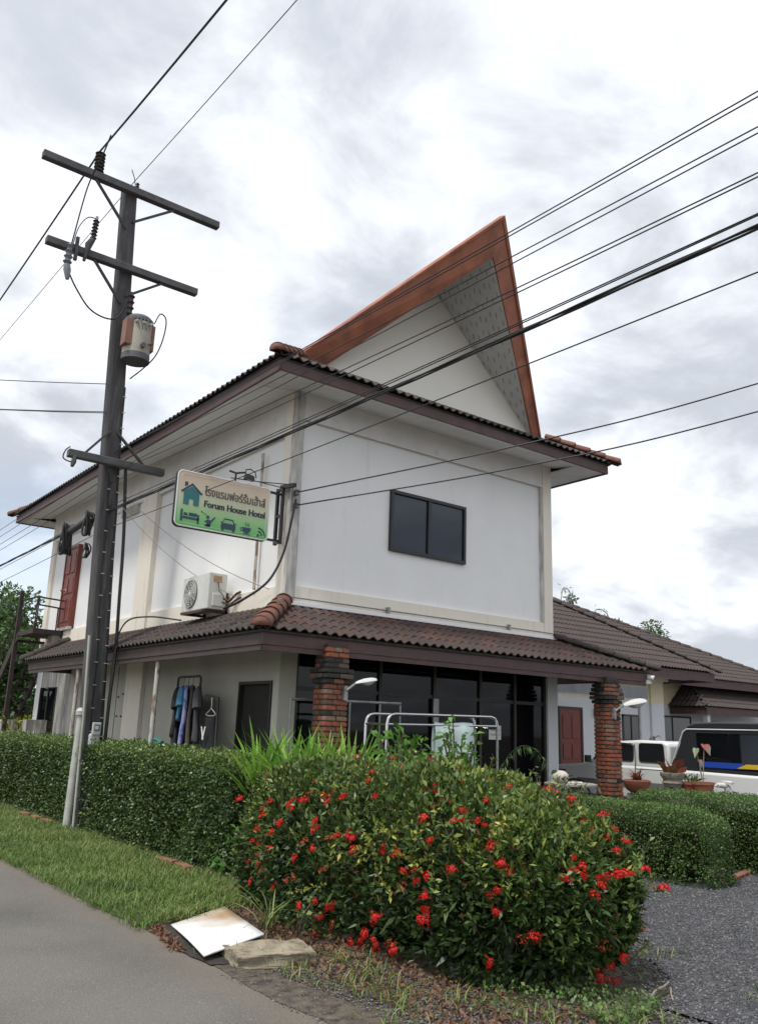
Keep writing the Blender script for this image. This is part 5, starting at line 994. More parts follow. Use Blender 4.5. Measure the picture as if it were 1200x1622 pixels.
mx = tt.nodes.new('ShaderNodeMix'); mx.data_type = 'RGBA'; mx.inputs[6].default_value = (.42, .29, .17, 1); mx.inputs[7].default_value = (.80, .80, .79, 1); tt.links.new(mr.outputs[0], mx.inputs[0]); tt.links.new(mx.outputs[2], bb.inputs['Base Color'])
c0, c1, c2, c3 = Vector((-2.81, -3.90, .055)), Vector((-2.56, -2.84, .028)), Vector((-1.95, -2.56, .06)), Vector((-2.245, -3.72, .095))
b = MB(); b.grid(lambda u, v: tuple(c0.lerp(c3, u).lerp(c1.lerp(c2, u), v)+Vector((0, 0, -.018*math.sin(PI*u)*math.sin(PI*v)+.01*math.sin(PI*v)*(1-u)))), 8, 8); o = b.build('white_board', 'board_white', None, True); s_ = o.modifiers.new('s', 'SOLIDIFY'); s_.thickness = .012; s_.offset = -1
tag(o, 'white rectangular board with a brown stain lying over the roadside drain', 'board')
bm = bmesh.new(); bmesh.ops.create_cube(bm, size=1.); bmesh.ops.subdivide_edges(bm, edges=bm.edges[:], cuts=9, use_grid_fill=True)
for v in bm.verts:
    q = v.co.copy(); v.co = Vector((-2.38+q.x*.55+.10*q.y, -4.02+q.y*.40-.10*q.x, .035+q.z*.10*(1-.15*abs(q.y)-.2*q.x)+.008*q.x)) + mnoise.noise_vector(q*2.3)*.02+mnoise.noise_vector(q*7)*.008
me = bpy.data.meshes.new('concrete_slab'); bm.to_mesh(me); bm.free(); me.materials.append(MATS['old_slab']); tag(link(bpy.data.objects.new('concrete_slab', me)), 'broken tan concrete slab propping up the white board', 'slab')
sheet('drain_shade', [(-2.62, -2.75), (-2.3, -2.5), (-1.9, -2.40), (-1.72, -3.0), (-2.1, -3.8), (-2.6, -4.05), (-2.82, -3.95), (-2.80, -3.3)], .0135, 'shade_soil', .07, .04, 31)  # flat dark sheet painting the shade round and under the board
dk = np.concatenate([scatter(420, [(-2.80, -3.6), (-2.68, -3.0), (-2.62, -2.8), (-2.72, -2.8), (-2.85, -3.5)], .018), scatter(500, [(-1.92, -2.5), (-1.7, -2.6), (-1.7, -3.3), (-2.1, -3.9), (-2.2, -3.75), (-1.95, -2.9)], .018), scatter(250, [(-2.55, -2.75), (-2.0, -2.5), (-1.95, -2.42), (-2.5, -2.62)], .018)]); o = leaves('drain_litter', dk, np.tile([0, 0, .05], (len(dk), 1)), .045, .014, 'deadleaf', None, .0, 1.1); tag(struct(o, 'stuff'), 'dark leaf litter in the drain hollow round the white board', 'leaf litter')
for i, (a, c, lb) in enumerate([((-.95, -6.05, .03), (-.55, -5.92, .05), 'longer bare twig lying on the gravel under the bush'), ((-.80, -6.12, .025), (-.62, -5.98, .04), 'shorter bare twig lying on the gravel under the bush')]):
    a = Vector(a); c = Vector(c); run([a, a.lerp(c, .4)+Vector((.01, .015, .01)), a.lerp(c, .75), c], .006, 'fallen_twig', lb, 'twig', m='twig')

# ================================================================== laundry beside the house
rk = thing('clothes_rail', 'black clothes rail against the side wall loaded with hanging clothes', 'clothes rail', (-.32, 1.85, 0))
b = MB(); b.tube([(-.32, 2.32, .012), (-.32, 2.32, 2.15), (-.32, 2.305, 2.185), (-.32, 2.27, 2.20), (-.32, 1.63, 2.20), (-.32, 1.595, 2.185), (-.32, 1.58, 2.15), (-.32, 1.58, .012)], .016, 8); b.build('frame', 'steel_dark', rk, True)
b = MB(); b.tube([(-.55, 2.32, .03), (-.1, 2.32, .03)], .014, 6); b.tube([(-.55, 1.58, .03), (-.1, 1.58, .03)], .014, 6); b.tube([(-.32, 2.32, .3), (-.32, 1.58, .3)], .010, 6); b.build('base', 'steel_dark', rk)
def garment(label, cat, y, z0, z1, wd, m, slant, seed, sleeves=True):
    rg = random.Random(seed); t = thing(cat.replace(' ', '_'), label, cat, (-.32, y, z1), 'clothes on the rail'); ph = rg.random()*6; wf = rg.uniform(10, 16)
    def f(u, v):
        z = z1+(z0-z1)*v; a = (u-.5)*2; k = (.55+.45*min(1, v/.12)) if v < .12 else 1+.10*v; s_ = wd*k*a
        return (-.32+s_*math.sin(slant)+.025*math.sin(wf*u+ph+v*2)*(.4+v)-.02*a*a, y+s_*math.cos(slant)+.012*math.sin(7*v+ph), z+.03*math.cos(PI*a)*0-.035*abs(a)*(v < .12)+.015*math.sin(9*u+ph)*(v > .9))
    b = MB(); b.grid(f, 14, 14); o = b.build('cloth', m, t, True); q = o.modifiers.new('s', 'SOLIDIFY'); q.thickness = .05; q.offset = 0
    if sleeves:
        for a in (-1, 1):
            p0 = Vector(f(.5+.46*a, .05)); b = MB(); b.tube([p0, p0+Vector((a*math.sin(slant)*.10, a*math.cos(slant)*.10, -.10)), p0+Vector((a*math.sin(slant)*.15, a*math.cos(slant)*.15, -.24))], [.05, .065, .07], 8); b.build('sleeve', m, t, True)
    b = MB(); b.tube([(-.32, y, 2.215), (-.31, y, 2.19), (-.32, y, z1+.0)], .004, 5); b.build('hanger', 'steel_dark', t)
    return t
garment('black shirt at the left end of the clothes rail', 'shirt', 2.28, 1.35, 2.06, .24, 'garment_black', .45, 1)
garment('grey shorts under the teal shirt on the rail', 'shorts', 2.20, 1.20, 1.78, .17, 'garment_grey', .7, 2, False)
garment('teal blue T-shirt on the clothes rail', 'shirt', 2.12, 1.58, 2.08, .23, 'garment_teal', .45, 3)
garment('blue and lavender checked shirt in the middle of the rail', 'shirt', 1.97, 1.18, 2.08, .22, 'garment_blue', .5, 4, False)
garment('olive brown trousers right of the checked shirt', 'trousers', 1.82, 1.12, 2.08, .23, 'garment_brown', .35, 5, False)
garment('dark grey top at the right end of the rail', 'shirt', 1.62, 1.30, 2.06, .24, 'garment_grey', .4, 6)
r3 = thing('garment_stand', 'small dark stand with one white hanger right of the clothes rail', 'stand', (-.35, 1.08, 0))
b = MB(); b.tube([(-.35, 1.30, 1.93), (-.35, .95, 1.90), (-.35, .92, .012)], .018, 6); b.tube([(-.35, 1.25, 1.0), (-.35, .92, 1.0)], .014, 6); b.tube([(-.35, 1.25, .012), (-.35, 1.25, 1.0)], .014, 6); b.build('frame', 'steel_dark', r3)
b = MB(); b.tube(sm([(-.36, 1.12, 1.90), (-.36, 1.12, 1.76), (-.36, 1.26, 1.68), (-.36, 1.12, 1.66), (-.36, .98, 1.68), (-.36, 1.12, 1.76)], 3), .007, 5); b.build('hanger', 'white_plastic', r3, True)
def bgf(u, v): return (-.36-.04*math.sin(PI*u), .98+.30*u+.06*(v-.5)*(u-.5), 1.64-.55*v)
b = MB(); b.grid(bgf, 6, 8); o = b.build('bag', 'garment_black', r3, True); q = o.modifiers.new('s', 'SOLIDIFY'); q.thickness = .04
b = MB(); b.slab([(-.45, 1.05, 1.52), (-.45, 1.12, 1.34), (-.45, 1.15, 1.36), (-.45, 1.08, 1.52)], .004); b.slab([(-.45, 1.20, 1.52), (-.45, 1.13, 1.34), (-.45, 1.10, 1.36), (-.45, 1.17, 1.52)], .004); b.build('strap', 'white_plastic', r3)
b = MB(); b.tube(sm([(-.42, 3.05, 1.27), (-.40, 2.75, 1.31), (-.42, 2.45, 1.27)], 4), .03, 6); b.box(-.48, -.34, 2.45, 3.05, .02, 1.26); tag(b.build('green_crate', 'green_net', None), 'green plastic crate edge showing above the hedge by the wall', 'crate')
# drying racks before the shopfront
dr = thing('towel_rack', 'stainless steel drying rack holding a pale towel before the shopfront', 'rack', (1.25, -1.55, .02))
for y in (-1.35, -1.75):
    b = MB(); b.tube([(.38, y, .02), (.38, y, 1.62), (.395, y, 1.68), (.43, y, 1.72), (.49, y, 1.735), (2.02, y, 1.755), (2.08, y, 1.74), (2.115, y, 1.70), (2.13, y, 1.64), (2.13, y, .02)], .017, 8); b.build('hoop', 'stainless', dr, True)
b = MB(); b.tube([(.38, -1.75, 1.62), (2.13, -1.75, 1.645)], .013, 8); b.build('rail', 'stainless', dr); b = MB(); b.tube([(.38, -1.35, 1.62), (2.13, -1.35, 1.64)], .013, 8); b.build('rail', 'stainless', dr)
for x in (.38, 2.13): b = MB(); b.tube([(x, -1.75, 1.62), (x, -1.35, 1.62)], .013, 8); b.build('end_bar', 'stainless', dr); b = MB(); b.tube([(x, -1.75, .3), (x, -1.35, .3)], .012, 8); b.build('end_bar', 'stainless', dr)
b = MB(); b.grid(lambda u, v: (1.10+.62*u+.01*math.sin(8*v), -1.75+.03*math.sin(14*u+2*v)*min(1, abs(v-.5)*4)+(-.028 if v < .5 else .028)*min(1, abs(v-.5)*14), 1.665-abs(v-.5)*2*.68*(1 if v < .5 else .8)-.01*math.sin(6*u)), 16, 24)
o = b.build('towel', 'towel', None, True); q = o.modifiers.new('s', 'SOLIDIFY'); q.thickness = .006; tag(o, 'pale blue green towel hung over the stainless rack', 'towel')
d2 = thing('drying_rack', 'plain metal rail behind the mossy brick pillar by the glazing', 'rack', (.7, -.7, .02))
b = MB(); b.tube([(-.16, -.55, 1.88), (1.54, -.55, 1.90)], .018, 8); b.build('rail', 'galvanised', d2)
for x in (-.16, .72, 1.20, 1.54): b = MB(); b.tube([(x, -.55, .022), (x, -.55, 1.88)], .012, 8); b.build('post', 'galvanised', d2)
nb = boxes('notice', 'paper', None, (3.77, 4.03, .044, .0505, 1.47, 1.68)); tag(nb, 'white paper notice stuck on the dark shopfront glass', 'notice')
b = MB()
for k in range(2): b.box(3.80, 4.0, .0425, .0435, 1.60-.07*k, 1.625-.07*k)
o = b.build('print_lines', 'ink_faint', nb); o['kind'] = 'stuff'
# table, pots and figurine
tb_ = thing('garden_table', 'low grey round-edged table by the right brick pillar', 'table', (4.15, -1.15, .02))
b = MB(); b.lathe([(.30, 0), (.37, .01), (.37, .035), (.33, .045)], (4.15, -1.20, .875), 28); b.build('top', 'concrete', tb_, True)
b = MB(); b.lathe([(.16, 0), (.10, .1), (.09, .6), (.15, .855)], (4.15, -1.20, .02), 16); b.build('pedestal', 'concrete', tb_, True)
stones('food_scraps', 240, [(3.92, -1.25), (4.15, -1.40), (4.32, -1.25), (4.15, -1.05)], .016, ['lump', 'terracotta', 'paper'], .925, 'small crumbs spread on the round table', 'crumbs')
superbox('stone_lump', (3.52, -1.55, 1.02), (.11, .10, .085), 2.2, 'lump', None, 8, .05); o = bpy.data.objects['stone_lump']; tag(o, 'white rounded lump standing left of the round table', 'stone')
b = MB(); b.lathe([(.12, 0), (.10, .05), (.09, .82), (.12, .90)], (3.52, -1.55, .02), 12); tag(b.build('plinth', 'concrete', None, True), 'narrow concrete plinth under the white lump', 'plinth')
bn = thing('bench', 'low concrete bench carrying flower pots behind the far hedge', 'bench', (5.6, -2.1, .0))
boxes('seat', 'concrete', bn, (4.95, 6.15, -2.55, -1.55, .72, .80), bevel=.01)
for x in (5.05, 5.95): boxes('leg', 'concrete', bn, (x, x+.12, -2.4, -1.7, .0, .72))
def pot(name, label, c, prof, m, leaf=None, group='potted plants on the bench'):
    t = thing(name, label, 'plant pot', c, group); b = MB(); b.lathe(prof, c, 20); b.build('pot', m, t, True)
    r_ = max(p[0] for p in prof)*.8; zt = c[2]+max(p[1] for p in prof)-.02; b = MB(); b.lathe([(r_, 0), (r_, .01)], (c[0], c[1], zt), 16); b.build('soil', 'soil', t)
    return t, zt
BOWL = [(.08, 0), (.15, .04), (.19, .11), (.20, .15), (.185, .16), (.17, .12)]; TUB = [(.11, 0), (.13, .03), (.145, .14), (.165, .15), (.165, .18), (.15, .18), (.14, .1)]
t, zt = pot('bowl_pot', 'round terracotta bowl with dark red spiky leaves beside the brick pillar', (5.05, -1.66, .80), [(a*.98, b_*1.15) for a, b_ in BOWL], 'terracotta')
B_ = np.array([5.05, -1.66, zt])+NR.normal(size=(60, 3))*np.array([.03, .03, 0]); blades('leaf_tuft', B_, .19, .026, 'leaf_red', t, 1.0)['kind'] = 'stuff'
t, zt = pot('stone_pot', 'rough grey stone pot with red and green leaves, in the middle of the bench', (5.42, -2.0, .80), [(.12, 0), (.12, .12), (.15, .16), (.13, .2), (.17, .26), (.17, .30), (.14, .30)], 'pot_stone')
lp = np.array([5.42, -2.0, zt])+NR.normal(size=(26, 3))*np.array([.05, .05, .03]); leaves('foliage', lp, np.tile([0, 0, .6], (26, 1)), .20, .10, 'leaf_red', t, .4, .6)['kind'] = 'stuff'
t, zt = pot('ribbed_pot', 'terracotta pot with a large red and green heart-shaped leaf', (5.52, -2.42, .80), [(a*.95, b_*1.1) for a, b_ in TUB], 'terracotta')
b = MB()
for k, (dx, dy, h_) in enumerate(((.03, -.02, .52), (-.06, .03, .44), (.06, .05, .30))): b.tube(sm([(5.52, -2.42, zt), (5.52+dx*.3, -2.42+dy, zt+h_*.6), (5.52+dx, -2.42+dy*1.6, zt+h_)], 3), .006, 5)
b.build('stalks', 'twig', t)
def heart(c, s_, nx, m, nm):
    a = nx.cross(Vector((0, 0, 1))).normalized(); u_ = a.cross(nx); pts = [(0, .42), (.20, .55), (.36, .45), (.36, .05), (.20, -.40), (.04, -1.0), (-.20, -.42), (-.40, 0), (-.42, .38), (-.22, .52)]
    b = MB(); vs = [Vector(c)+nx*.0]+[Vector(c)+a*p*s_+u_*q*s_+nx*(.12*abs(p))*s_ for p, q in pts]; b.add(vs, [(0, i+1, (i+1) % 10+1) for i in range(10)]); b.add([v+nx*.004 for v in vs], [(0, i+1, (i+1) % 10+1) for i in range(10)])
    return b.build(nm, m, t)
mat('heart_red', (.22, .045, .040), (.07, .12, .05), .5, 9., amount=(.48, .62)); mat('heart_green', (.08, .17, .06), (.26, .10, .08), .5, 9., amount=(.52, .66))
heart((5.55, -2.48, zt+.48), .16, Vector((-.35, -.55, .75)).normalized(), 'heart_red', 'leaf'); heart((5.44, -2.38, zt+.43), .11, Vector((-.8, -.3, .5)).normalized(), 'heart_green', 'leaf'); heart((5.60, -2.34, zt+.28), .09, Vector((-.4, -.8, .5)).normalized(), 'heart_green', 'leaf')
t, zt = pot('dark_bowl', 'small glossy black bowl at the front of the bench', (5.28, -2.16, .80), [(.05, 0), (.10, .03), (.115, .08), (.105, .11), (.09, .09)], 'ceramic_dark')
t, zt = pot('saucer', 'shallow brown saucer beside the black bowl', (5.42, -2.28, .80), [(.07, 0), (.12, .015), (.13, .035), (.11, .03)], 'terracotta')
t, zt = pot('clay_pot', 'plain clay pot behind the heart-leaved pot', (5.62, -2.16, .80), TUB, 'terracotta'); lp = np.array([5.62, -2.16, zt])+NR.normal(size=(40, 3))*np.array([.05, .05, .05]); leaves('foliage', lp, np.tile([0, 0, .8], (40, 1)), .16, .03, 'leaf_tree', t, .6, .6)['kind'] = 'stuff'
fg = thing('figurine', 'white and grey bird-like garden figurine right of the pots', 'figurine', (5.72, -2.72, .66))
b = MB(); b.tube(sm([(5.72, -2.72, .66), (5.72, -2.72, .78), (5.69, -2.69, .90), (5.67, -2.68, .97)], 4), [.05, .06, .07, .075, .075, .07, .065, .055, .05, .045, .045, .04, .03][:13], 10); b.build('body', 'statue', fg, True)
b = MB(); b.tube([(5.67, -2.68, .97), (5.60, -2.62, .975), (5.54, -2.58, .955)], [.05, .042, .012], 10); b.build('head', 'statue', fg, True)
b = MB(); b.slab([(5.60, -2.62, 1.00), (5.72, -2.70, 1.0), (5.76, -2.74, .985), (5.66, -2.76, .985)], .03); b.build('crest', 'lamp_white', fg)
boxes('base', 'concrete', fg, (5.6, 5.84, -2.84, -2.6, .0, .66))

# ================================================================== pickup
cr_ = thing('pickup_truck', 'white pickup truck with black windowed canopy parked beside the house', 'pickup', (9.8, 1.0, 0))
XL, XR = 9.0, 10.62
def prof(poly, x0, x1, nm, m, par=cr_, bev=.03): b = MB(); b.prism(poly, x0, x1, 'yz'); return b.build(nm, m, par, True, bev)
prof([(-1.75, .42), (3.40, .40), (3.68, .48), (3.70, .78), (3.55, .94), (2.62, 1.03), (2.50, 1.05), (-1.75, .99), (-1.78, .6)], XL, XR, 'body', 'car_white', bev=.05)
prof([(.47, 1.0), (2.55, 1.02), (1.85, 1.44), (1.70, 1.50), (1.2, 1.535), (.62, 1.53), (.50, 1.47)], XL+.05, XR-.05, 'cab', 'car_white', bev=.05)
def win(poly, x, nm, m='car_glass_dark', par=cr_):
    cy_2 = sum(p[0] for p in poly)/len(poly); cz_ = sum(p[1] for p in poly)/len(poly); P_ = []
    k = len(poly)
    for i in range(k):
        a, c, d = Vector(poly[i-1]), Vector(poly[i]), Vector(poly[(i+1) % k])
        for t_ in (.0, .25, .5, .75, 1.):
            p = c+(a-c).normalized()*.06*(1-t_); q = c+(d-c).normalized()*.06*t_; P_.append(tuple(p.lerp(q, t_)))
    b = MB(); b.prism(P_, x-.004, x+.012, 'yz'); o = b.build(nm, m, par); b = MB(); b.tube([(x-.003, p[0], p[1]) for p in P_], .011, 5, closed=True); b.build('window_seal', 'rubber', o, True); return o
win([(.60, 1.12), (1.18, 1.12), (1.17, 1.47), (.62, 1.47)], XL+.05, 'rear_window'); win([(1.32, 1.12), (2.32, 1.13), (1.80, 1.42), (1.66, 1.46), (1.30, 1.46)], XL+.05, 'front_window')
b = MB(); b.tube(sm([(XL+.03, 1.30, 1.44), (XL+.02, 1.62, 1.455), (XL+.03, 1.86, 1.40)], 4), .022, 6); b.build('rain_guard', 'chrome', cr_, True)
b = MB(); b.box(XL-.003, XL+.004, 1.235, 1.25, .55, 1.45); b.box(XL-.003, XL+.004, .52, 1.24, .98, .992); b.build('door_gap', 'car_black', cr_)
boxes('side_stripe', 'car_grey', cr_, (XL-.006, XL+.002, .5, 2.7, .62, .74)); boxes('side_vent', 'car_black', cr_, (XL-.008, XL, 3.0, 3.3, .86, .885), (XL-.008, XL, 3.05, 3.2, .74, .76))
boxes('bumper', 'car_grey', cr_, (XL+.02, XR-.02, 3.66, 3.78, .38, .62), bevel=.03); boxes('headlight', 'lamp_glass', cr_, (XL+.02, XL+.36, 3.62, 3.72, .68, .84), bevel=.02); boxes('headlight', 'lamp_glass', cr_, (XR-.36, XR-.02, 3.62, 3.72, .68, .84), bevel=.02)
b = MB(); b.tube([(XL-.02, 2.3, 1.06), (XL-.10, 2.3, 1.10)], .015, 6); b.box(XL-.22, XL-.08, 2.25, 2.32, 1.06, 1.20); b.build('mirror', 'car_black', cr_, bevel=.015)
for y in (2.75, -.75):
    for x in (XL+.02, XR-.22):
        b = MB(); b.lathe([(.15, 0), (.31, .0), (.335, .03), (.335, .17), (.31, .20), (.15, .20)], (x, y, .335), 26, (1, 0, 0)); wh = b.build('wheel', 'rubber', cr_, True); b = MB(); b.lathe([(.05, -.005), (.17, -.005), (.20, .03), (.20, .17)], (x, y, .335), 20, (1, 0, 0)); b.build('rim', 'chrome', wh, True)
    b = MB(); b.tube([(XL-.004, y+.40*math.cos(a), .33+.37*math.sin(a)) for a in [PI*k/14 for k in range(15)]], .018, 6); b.build('wheel_arch', 'car_black', cr_, True)
cp = boxes('canopy', 'car_black', cr_, (XL+.03, XR-.03, -1.78, -1.74, 1.0, 1.2))
def frame_side(x0, x1):
    for nm, bx_ in (('canopy_frame', (x0, x1, -1.75, .42, .995, 1.06)), ('canopy_frame', (x0, x1, -1.75, .12, 1.70, 1.76)), ('canopy_frame', (x0, x1, -1.75, -1.55, 1.06, 1.70))): boxes(nm, 'car_black', cp, bx_)
    b = MB(); b.prism([(.44, 1.06), (.14, 1.70), (-.10, 1.70), (-.10, 1.06)], x0, x1, 'yz'); b.build('canopy_frame', 'car_black', cp)
frame_side(XL+.04, XL+.09); frame_side(XR-.09, XR-.04)
b = MB(); b.prism([(-1.55, 1.06), (-.10, 1.06), (-.10, 1.70), (-1.55, 1.70)], XL+.06, XL+.066, 'yz'); b.build('side_glass', 'car_glass', cp); b = MB(); b.prism([(-1.55, 1.06), (-.10, 1.06), (-.10, 1.70), (-1.55, 1.70)], XR-.066, XR-.06, 'yz'); b.build('side_glass', 'car_glass', cp)
b = MB(); b.tube([(XL+.035, .46, 1.06), (XL+.035, .16, 1.72), (XL+.035, .08, 1.765), (XL+.035, -1.75, 1.775)], .014, 6); b.build('canopy_trim', 'car_white', cp, True)
b = MB(); b.prism([(-1.80, 1.765), (.10, 1.765), (.06, 1.84), (-.10, 1.895), (-.6, 1.91), (-1.80, 1.91)], XL+.02, XR-.02, 'yz'); b.build('canopy_roof', 'car_black', cp, True, .035)
b = MB(); b.slab([(XL+.06, .43, 1.02), (XR-.06, .43, 1.02), (XR-.06, .14, 1.72), (XL+.06, .14, 1.72)], .02); b.build('canopy_front', 'car_black', cp)
boxes('blue_stripe', 'blue_stripe', cp, (XL+.052, XL+.057, -1.0, -.12, 1.09, 1.19)); b = MB(); b.prism([(-1.50, 1.10), (-.88, 1.10), (-1.06, 1.18), (-1.48, 1.18)], XL+.0485, XL+.0515, 'yz'); b.build('yellow_stripe', 'yellow_stripe', cp)
boxes('cargo', 'garment_brown', cp, (9.4, 10.2, -.1, .3, .99, 1.25), bevel=.05)
o = thing('roof_ornament', 'small dark ornament on top of the pickup cab roof', 'ornament', (9.5, 1.17, 1.53)); b = MB(); b.tube([(9.5, 1.17, 1.53), (9.5, 1.17, 1.58), (9.5, 1.12, 1.62)], [.07, .05, .01], 8); b.build('body', 'steel_dark', o, True); b = MB(); b.tube(sm([(9.5, 1.13, 1.57), (9.5, 1.03, 1.63), (9.5, .98, 1.60)], 3), .010, 5); b.build('handle', 'steel_dark', o, True)

# ================================================================== bungalow behind
bg_ = thing('bungalow', 'single-storey yellow and white bungalow with long brown tiled roof', 'house', (14, 7, 0))
boxes('wall', 'far_white', bg_, (6.2, 15.3, 4.9, 5.1, .9, 2.53), (15.3, 24, 5.9, 6.1, .9, 2.53), (15.2, 15.3, 5.1, 6.0, .9, 2.53)); boxes('upper_wall', 'far_yellow', bg_, (6.2, 15.3, 4.9, 5.1, 2.53, 3.5), (15.3, 24, 5.9, 6.1, 2.53, 3.5), (15.2, 15.3, 5.1, 6.0, 2.53, 3.5))
boxes('dado', 'far_dado', bg_, (6.2, 15.3, 4.89, 5.1, 0, .9), (15.3, 24, 5.89, 6.1, 0, .9)); boxes('pilaster', 'far_white', bg_, (14.75, 15.32, 4.84, 4.9, 0, 2.53)); boxes('pilaster', 'far_yellow', bg_, (14.75, 15.32, 4.84, 4.9, 2.53, 3.3))
def far_door(x0, x1, z1, y):
    d = boxes('door', 'door_red', bg_, (x0, x1, y-.03, y+.02, 0, z1)); boxes('door_frame', 'bronze_frame', d, (x0-.06, x0, y-.05, y+.01, 0, z1+.06), (x1, x1+.06, y-.05, y+.01, 0, z1+.06), (x0, x1, y-.05, y+.01, z1, z1+.06)); wd = x1-x0
    for a, c in ((.1, .46), (.54, .9)):
        for q, r_ in ((.06, .4), (.46, .62), (.68, .94)): boxes('door_panel', 'door_red', d, (x0+wd*a, x0+wd*c, y-.045, y-.03, z1*q, z1*r_), bevel=.01)
far_door(11.02, 11.80, 2.22, 4.89); far_door(18.95, 19.75, 2.1, 5.89)
for x0, x1, z0, z1, y in ((13.5, 14.25, 1.05, 2.18, 4.89), (16.25, 18.2, 1.05, 2.26, 5.89)):
    wv = boxes('window', 'bronze_frame', bg_, (x0, x1, y-.03, y+.0, z1-.05, z1), (x0, x1, y-.03, y+.0, z0, z0+.05), (x0, x0+.05, y-.03, y, z0, z1), (x1-.05, x1, y-.03, y, z0, z1)); mid = (x0+x1)/2
    boxes('pane', 'car_glass_dark', wv, (x0+.05, mid-.02, y-.015, y-.005, z0+.05, z1-.05)); boxes('pane', 'car_glass_dark', wv, (mid+.02, x1-.05, y-.015, y-.005, z0+.05, z1-.05)); boxes('mullion', 'bronze_frame', wv, (mid-.02, mid+.02, y-.03, y-.0, z0+.05, z1-.05))
boxes('wall_lamp', 'car_black', bg_, (12.35, 12.45, 4.8, 4.89, 2.05, 2.3), bevel=.02)
def corr(name, e0, e1, up_, length, rows, m, par, cut=None, wave=.145):
    """sloping tiled roof: waves across, a step at each course"""
    e0, e1 = Vector(e0), Vector(e1); u = (e1-e0).normalized(); v = Vector(up_).normalized(); n_ = u.cross(v); n_ = n_ if n_.z > 0 else -n_; tot = (e1-e0).length; k = int(tot/wave*4); vs = []; fs = []
    for r in range(rows):
        for s_, lift in ((r/rows, .030), ((r+1)/rows, .004)):
            for i in range(k+1): q = e0+u*(tot*i/k)+v*(length*s_)+n_*(lift+.020*math.cos(PI/2*i)); vs.append(q)
        o_ = r*2*(k+1)
        for i in range(k):
            c_ = (vs[o_+i]+vs[o_+k+1+i+1])/2
            if cut is None or cut(c_): fs.append((o_+i, o_+i+1, o_+k+2+i, o_+k+1+i))
            if r and (cut is None or cut(c_)): pr_ = (r-1)*2*(k+1)+(k+1); fs.append((pr_+i, pr_+i+1, o_+i+1, o_+i))
    b = MB(); b.add(vs, fs); o = b.build(name, m, par); o['kind'] = 'stuff'; return o
rA = boxes('roof', 'fascia', bg_, (5.6, 16.55, 4.0, 4.04, 3.16, 3.40), (16.51, 16.55, 4.04, 8.0, 3.16, 3.40)); boxes('eave_soffit', 'soffit', rA, (5.6, 16.5, 4.05, 4.9, 3.24, 3.27), (15.3, 16.5, 4.9, 8, 3.24, 3.27))
corr('roof_tiles', (5.6, 3.94, 3.42), (16.66, 3.94, 3.42), (0, 1, .61), 8.2, 24, 'tile_far', rA, lambda p: p.x < 16.64-(p.y-3.96))
b = MB(); b.slab([(16.6, 4.0, 3.38), (16.6, 14, 3.38), (11.5, 9.1, 6.45)], .02); b.slab([(5.6, 4.05, 3.38), (16.6, 4.05, 3.38), (11.5, 9.1, 6.42), (5.6, 9.1, 6.42)], .03); b.build('roof_deck', 'tile_far', rA)
caps(rA, (16.70, 3.9, 3.43), (12.2, 8.4, 6.17), .10, .34, 'tile_far')
rB = boxes('roof', 'fascia', bg_, (15.9, 23.4, 5.0, 5.04, 3.12, 3.36)); boxes('eave_soffit', 'soffit', rB, (15.3, 23.4, 5.05, 5.9, 3.20, 3.23))
corr('roof_tiles', (14.0, 4.94, 3.36), (23.56, 4.94, 3.36), (0, 1, .5), 8.0, 24, 'tile_far', rB, lambda p: p.x < 23.5-(p.y-5.0) and p.x > 12)
b = MB(); b.slab([(12, 5.05, 3.32), (23.5, 5.05, 3.32), (17.0, 11.5, 6.5), (12, 11.5, 6.5)], .03); b.build('roof_deck', 'tile_far', rB); caps(rB, (23.6, 4.9, 3.33), (16.9, 11.6, 6.68), .11, .36, 'tile_far')
pr = thing('porch_roof', 'small dark tiled porch roof on the bungalow behind the pickup', 'roof', (19, 5.4, 2.4)); boxes('fascia_board', 'fascia', pr, (17.15, 22, 4.65, 4.69, 2.32, 2.52)); boxes('fascia_board', 'fascia', pr, (17.15, 17.19, 4.69, 5.89, 2.32, 2.52))
corr('roof_tiles', (17.1, 4.6, 2.53), (22, 4.6, 2.53), (0, 1, .62), 1.5, 5, 'tile_far', pr, lambda p: p.x > 17.1+(p.y-4.6)*.7); corr('roof_tiles', (17.1, 5.9, 2.53), (17.1, 4.6, 2.53), (1, 0, .85), 1.1, 4, 'tile_far', pr, lambda p: p.x < 17.15+(p.y-4.6)*.7)
b = MB(); b.slab([(17.12, 4.65, 2.50), (22, 4.65, 2.50), (22, 5.88, 3.26), (18.0, 5.88, 3.26)], .02); b.slab([(17.12, 4.65, 2.50), (18.0, 5.88, 3.26), (17.12, 5.88, 2.50)], .02); b.build('roof_deck', 'tile_far', pr)
for x in (17.3, 21.7): boxes('post', 'far_white', pr, (x, x+.14, 4.75, 4.89, 0, 2.33))
aw = thing('carport_beam', 'grey corrugated carport beam between the house and bungalow', 'beam', (9, 2.05, 2.3)); boxes('beam', 'far_awning', aw, (5.3, 10.58, 2.0, 2.06, 2.40, 2.655)); boxes('gutter', 'galvanised', aw, (5.3, 10.6, 1.96, 2.0, 2.375, 2.40)); boxes('roof_sheet', 'far_awning', aw, (5.3, 10.58, 2.06, 4.85, 2.60, 2.63))
for x in (6.7, 10.4): b = MB(); b.tube([(x, 2.1, .016), (x, 2.1, 2.4)], .03, 8); b.build('post', 'galvanised', aw)

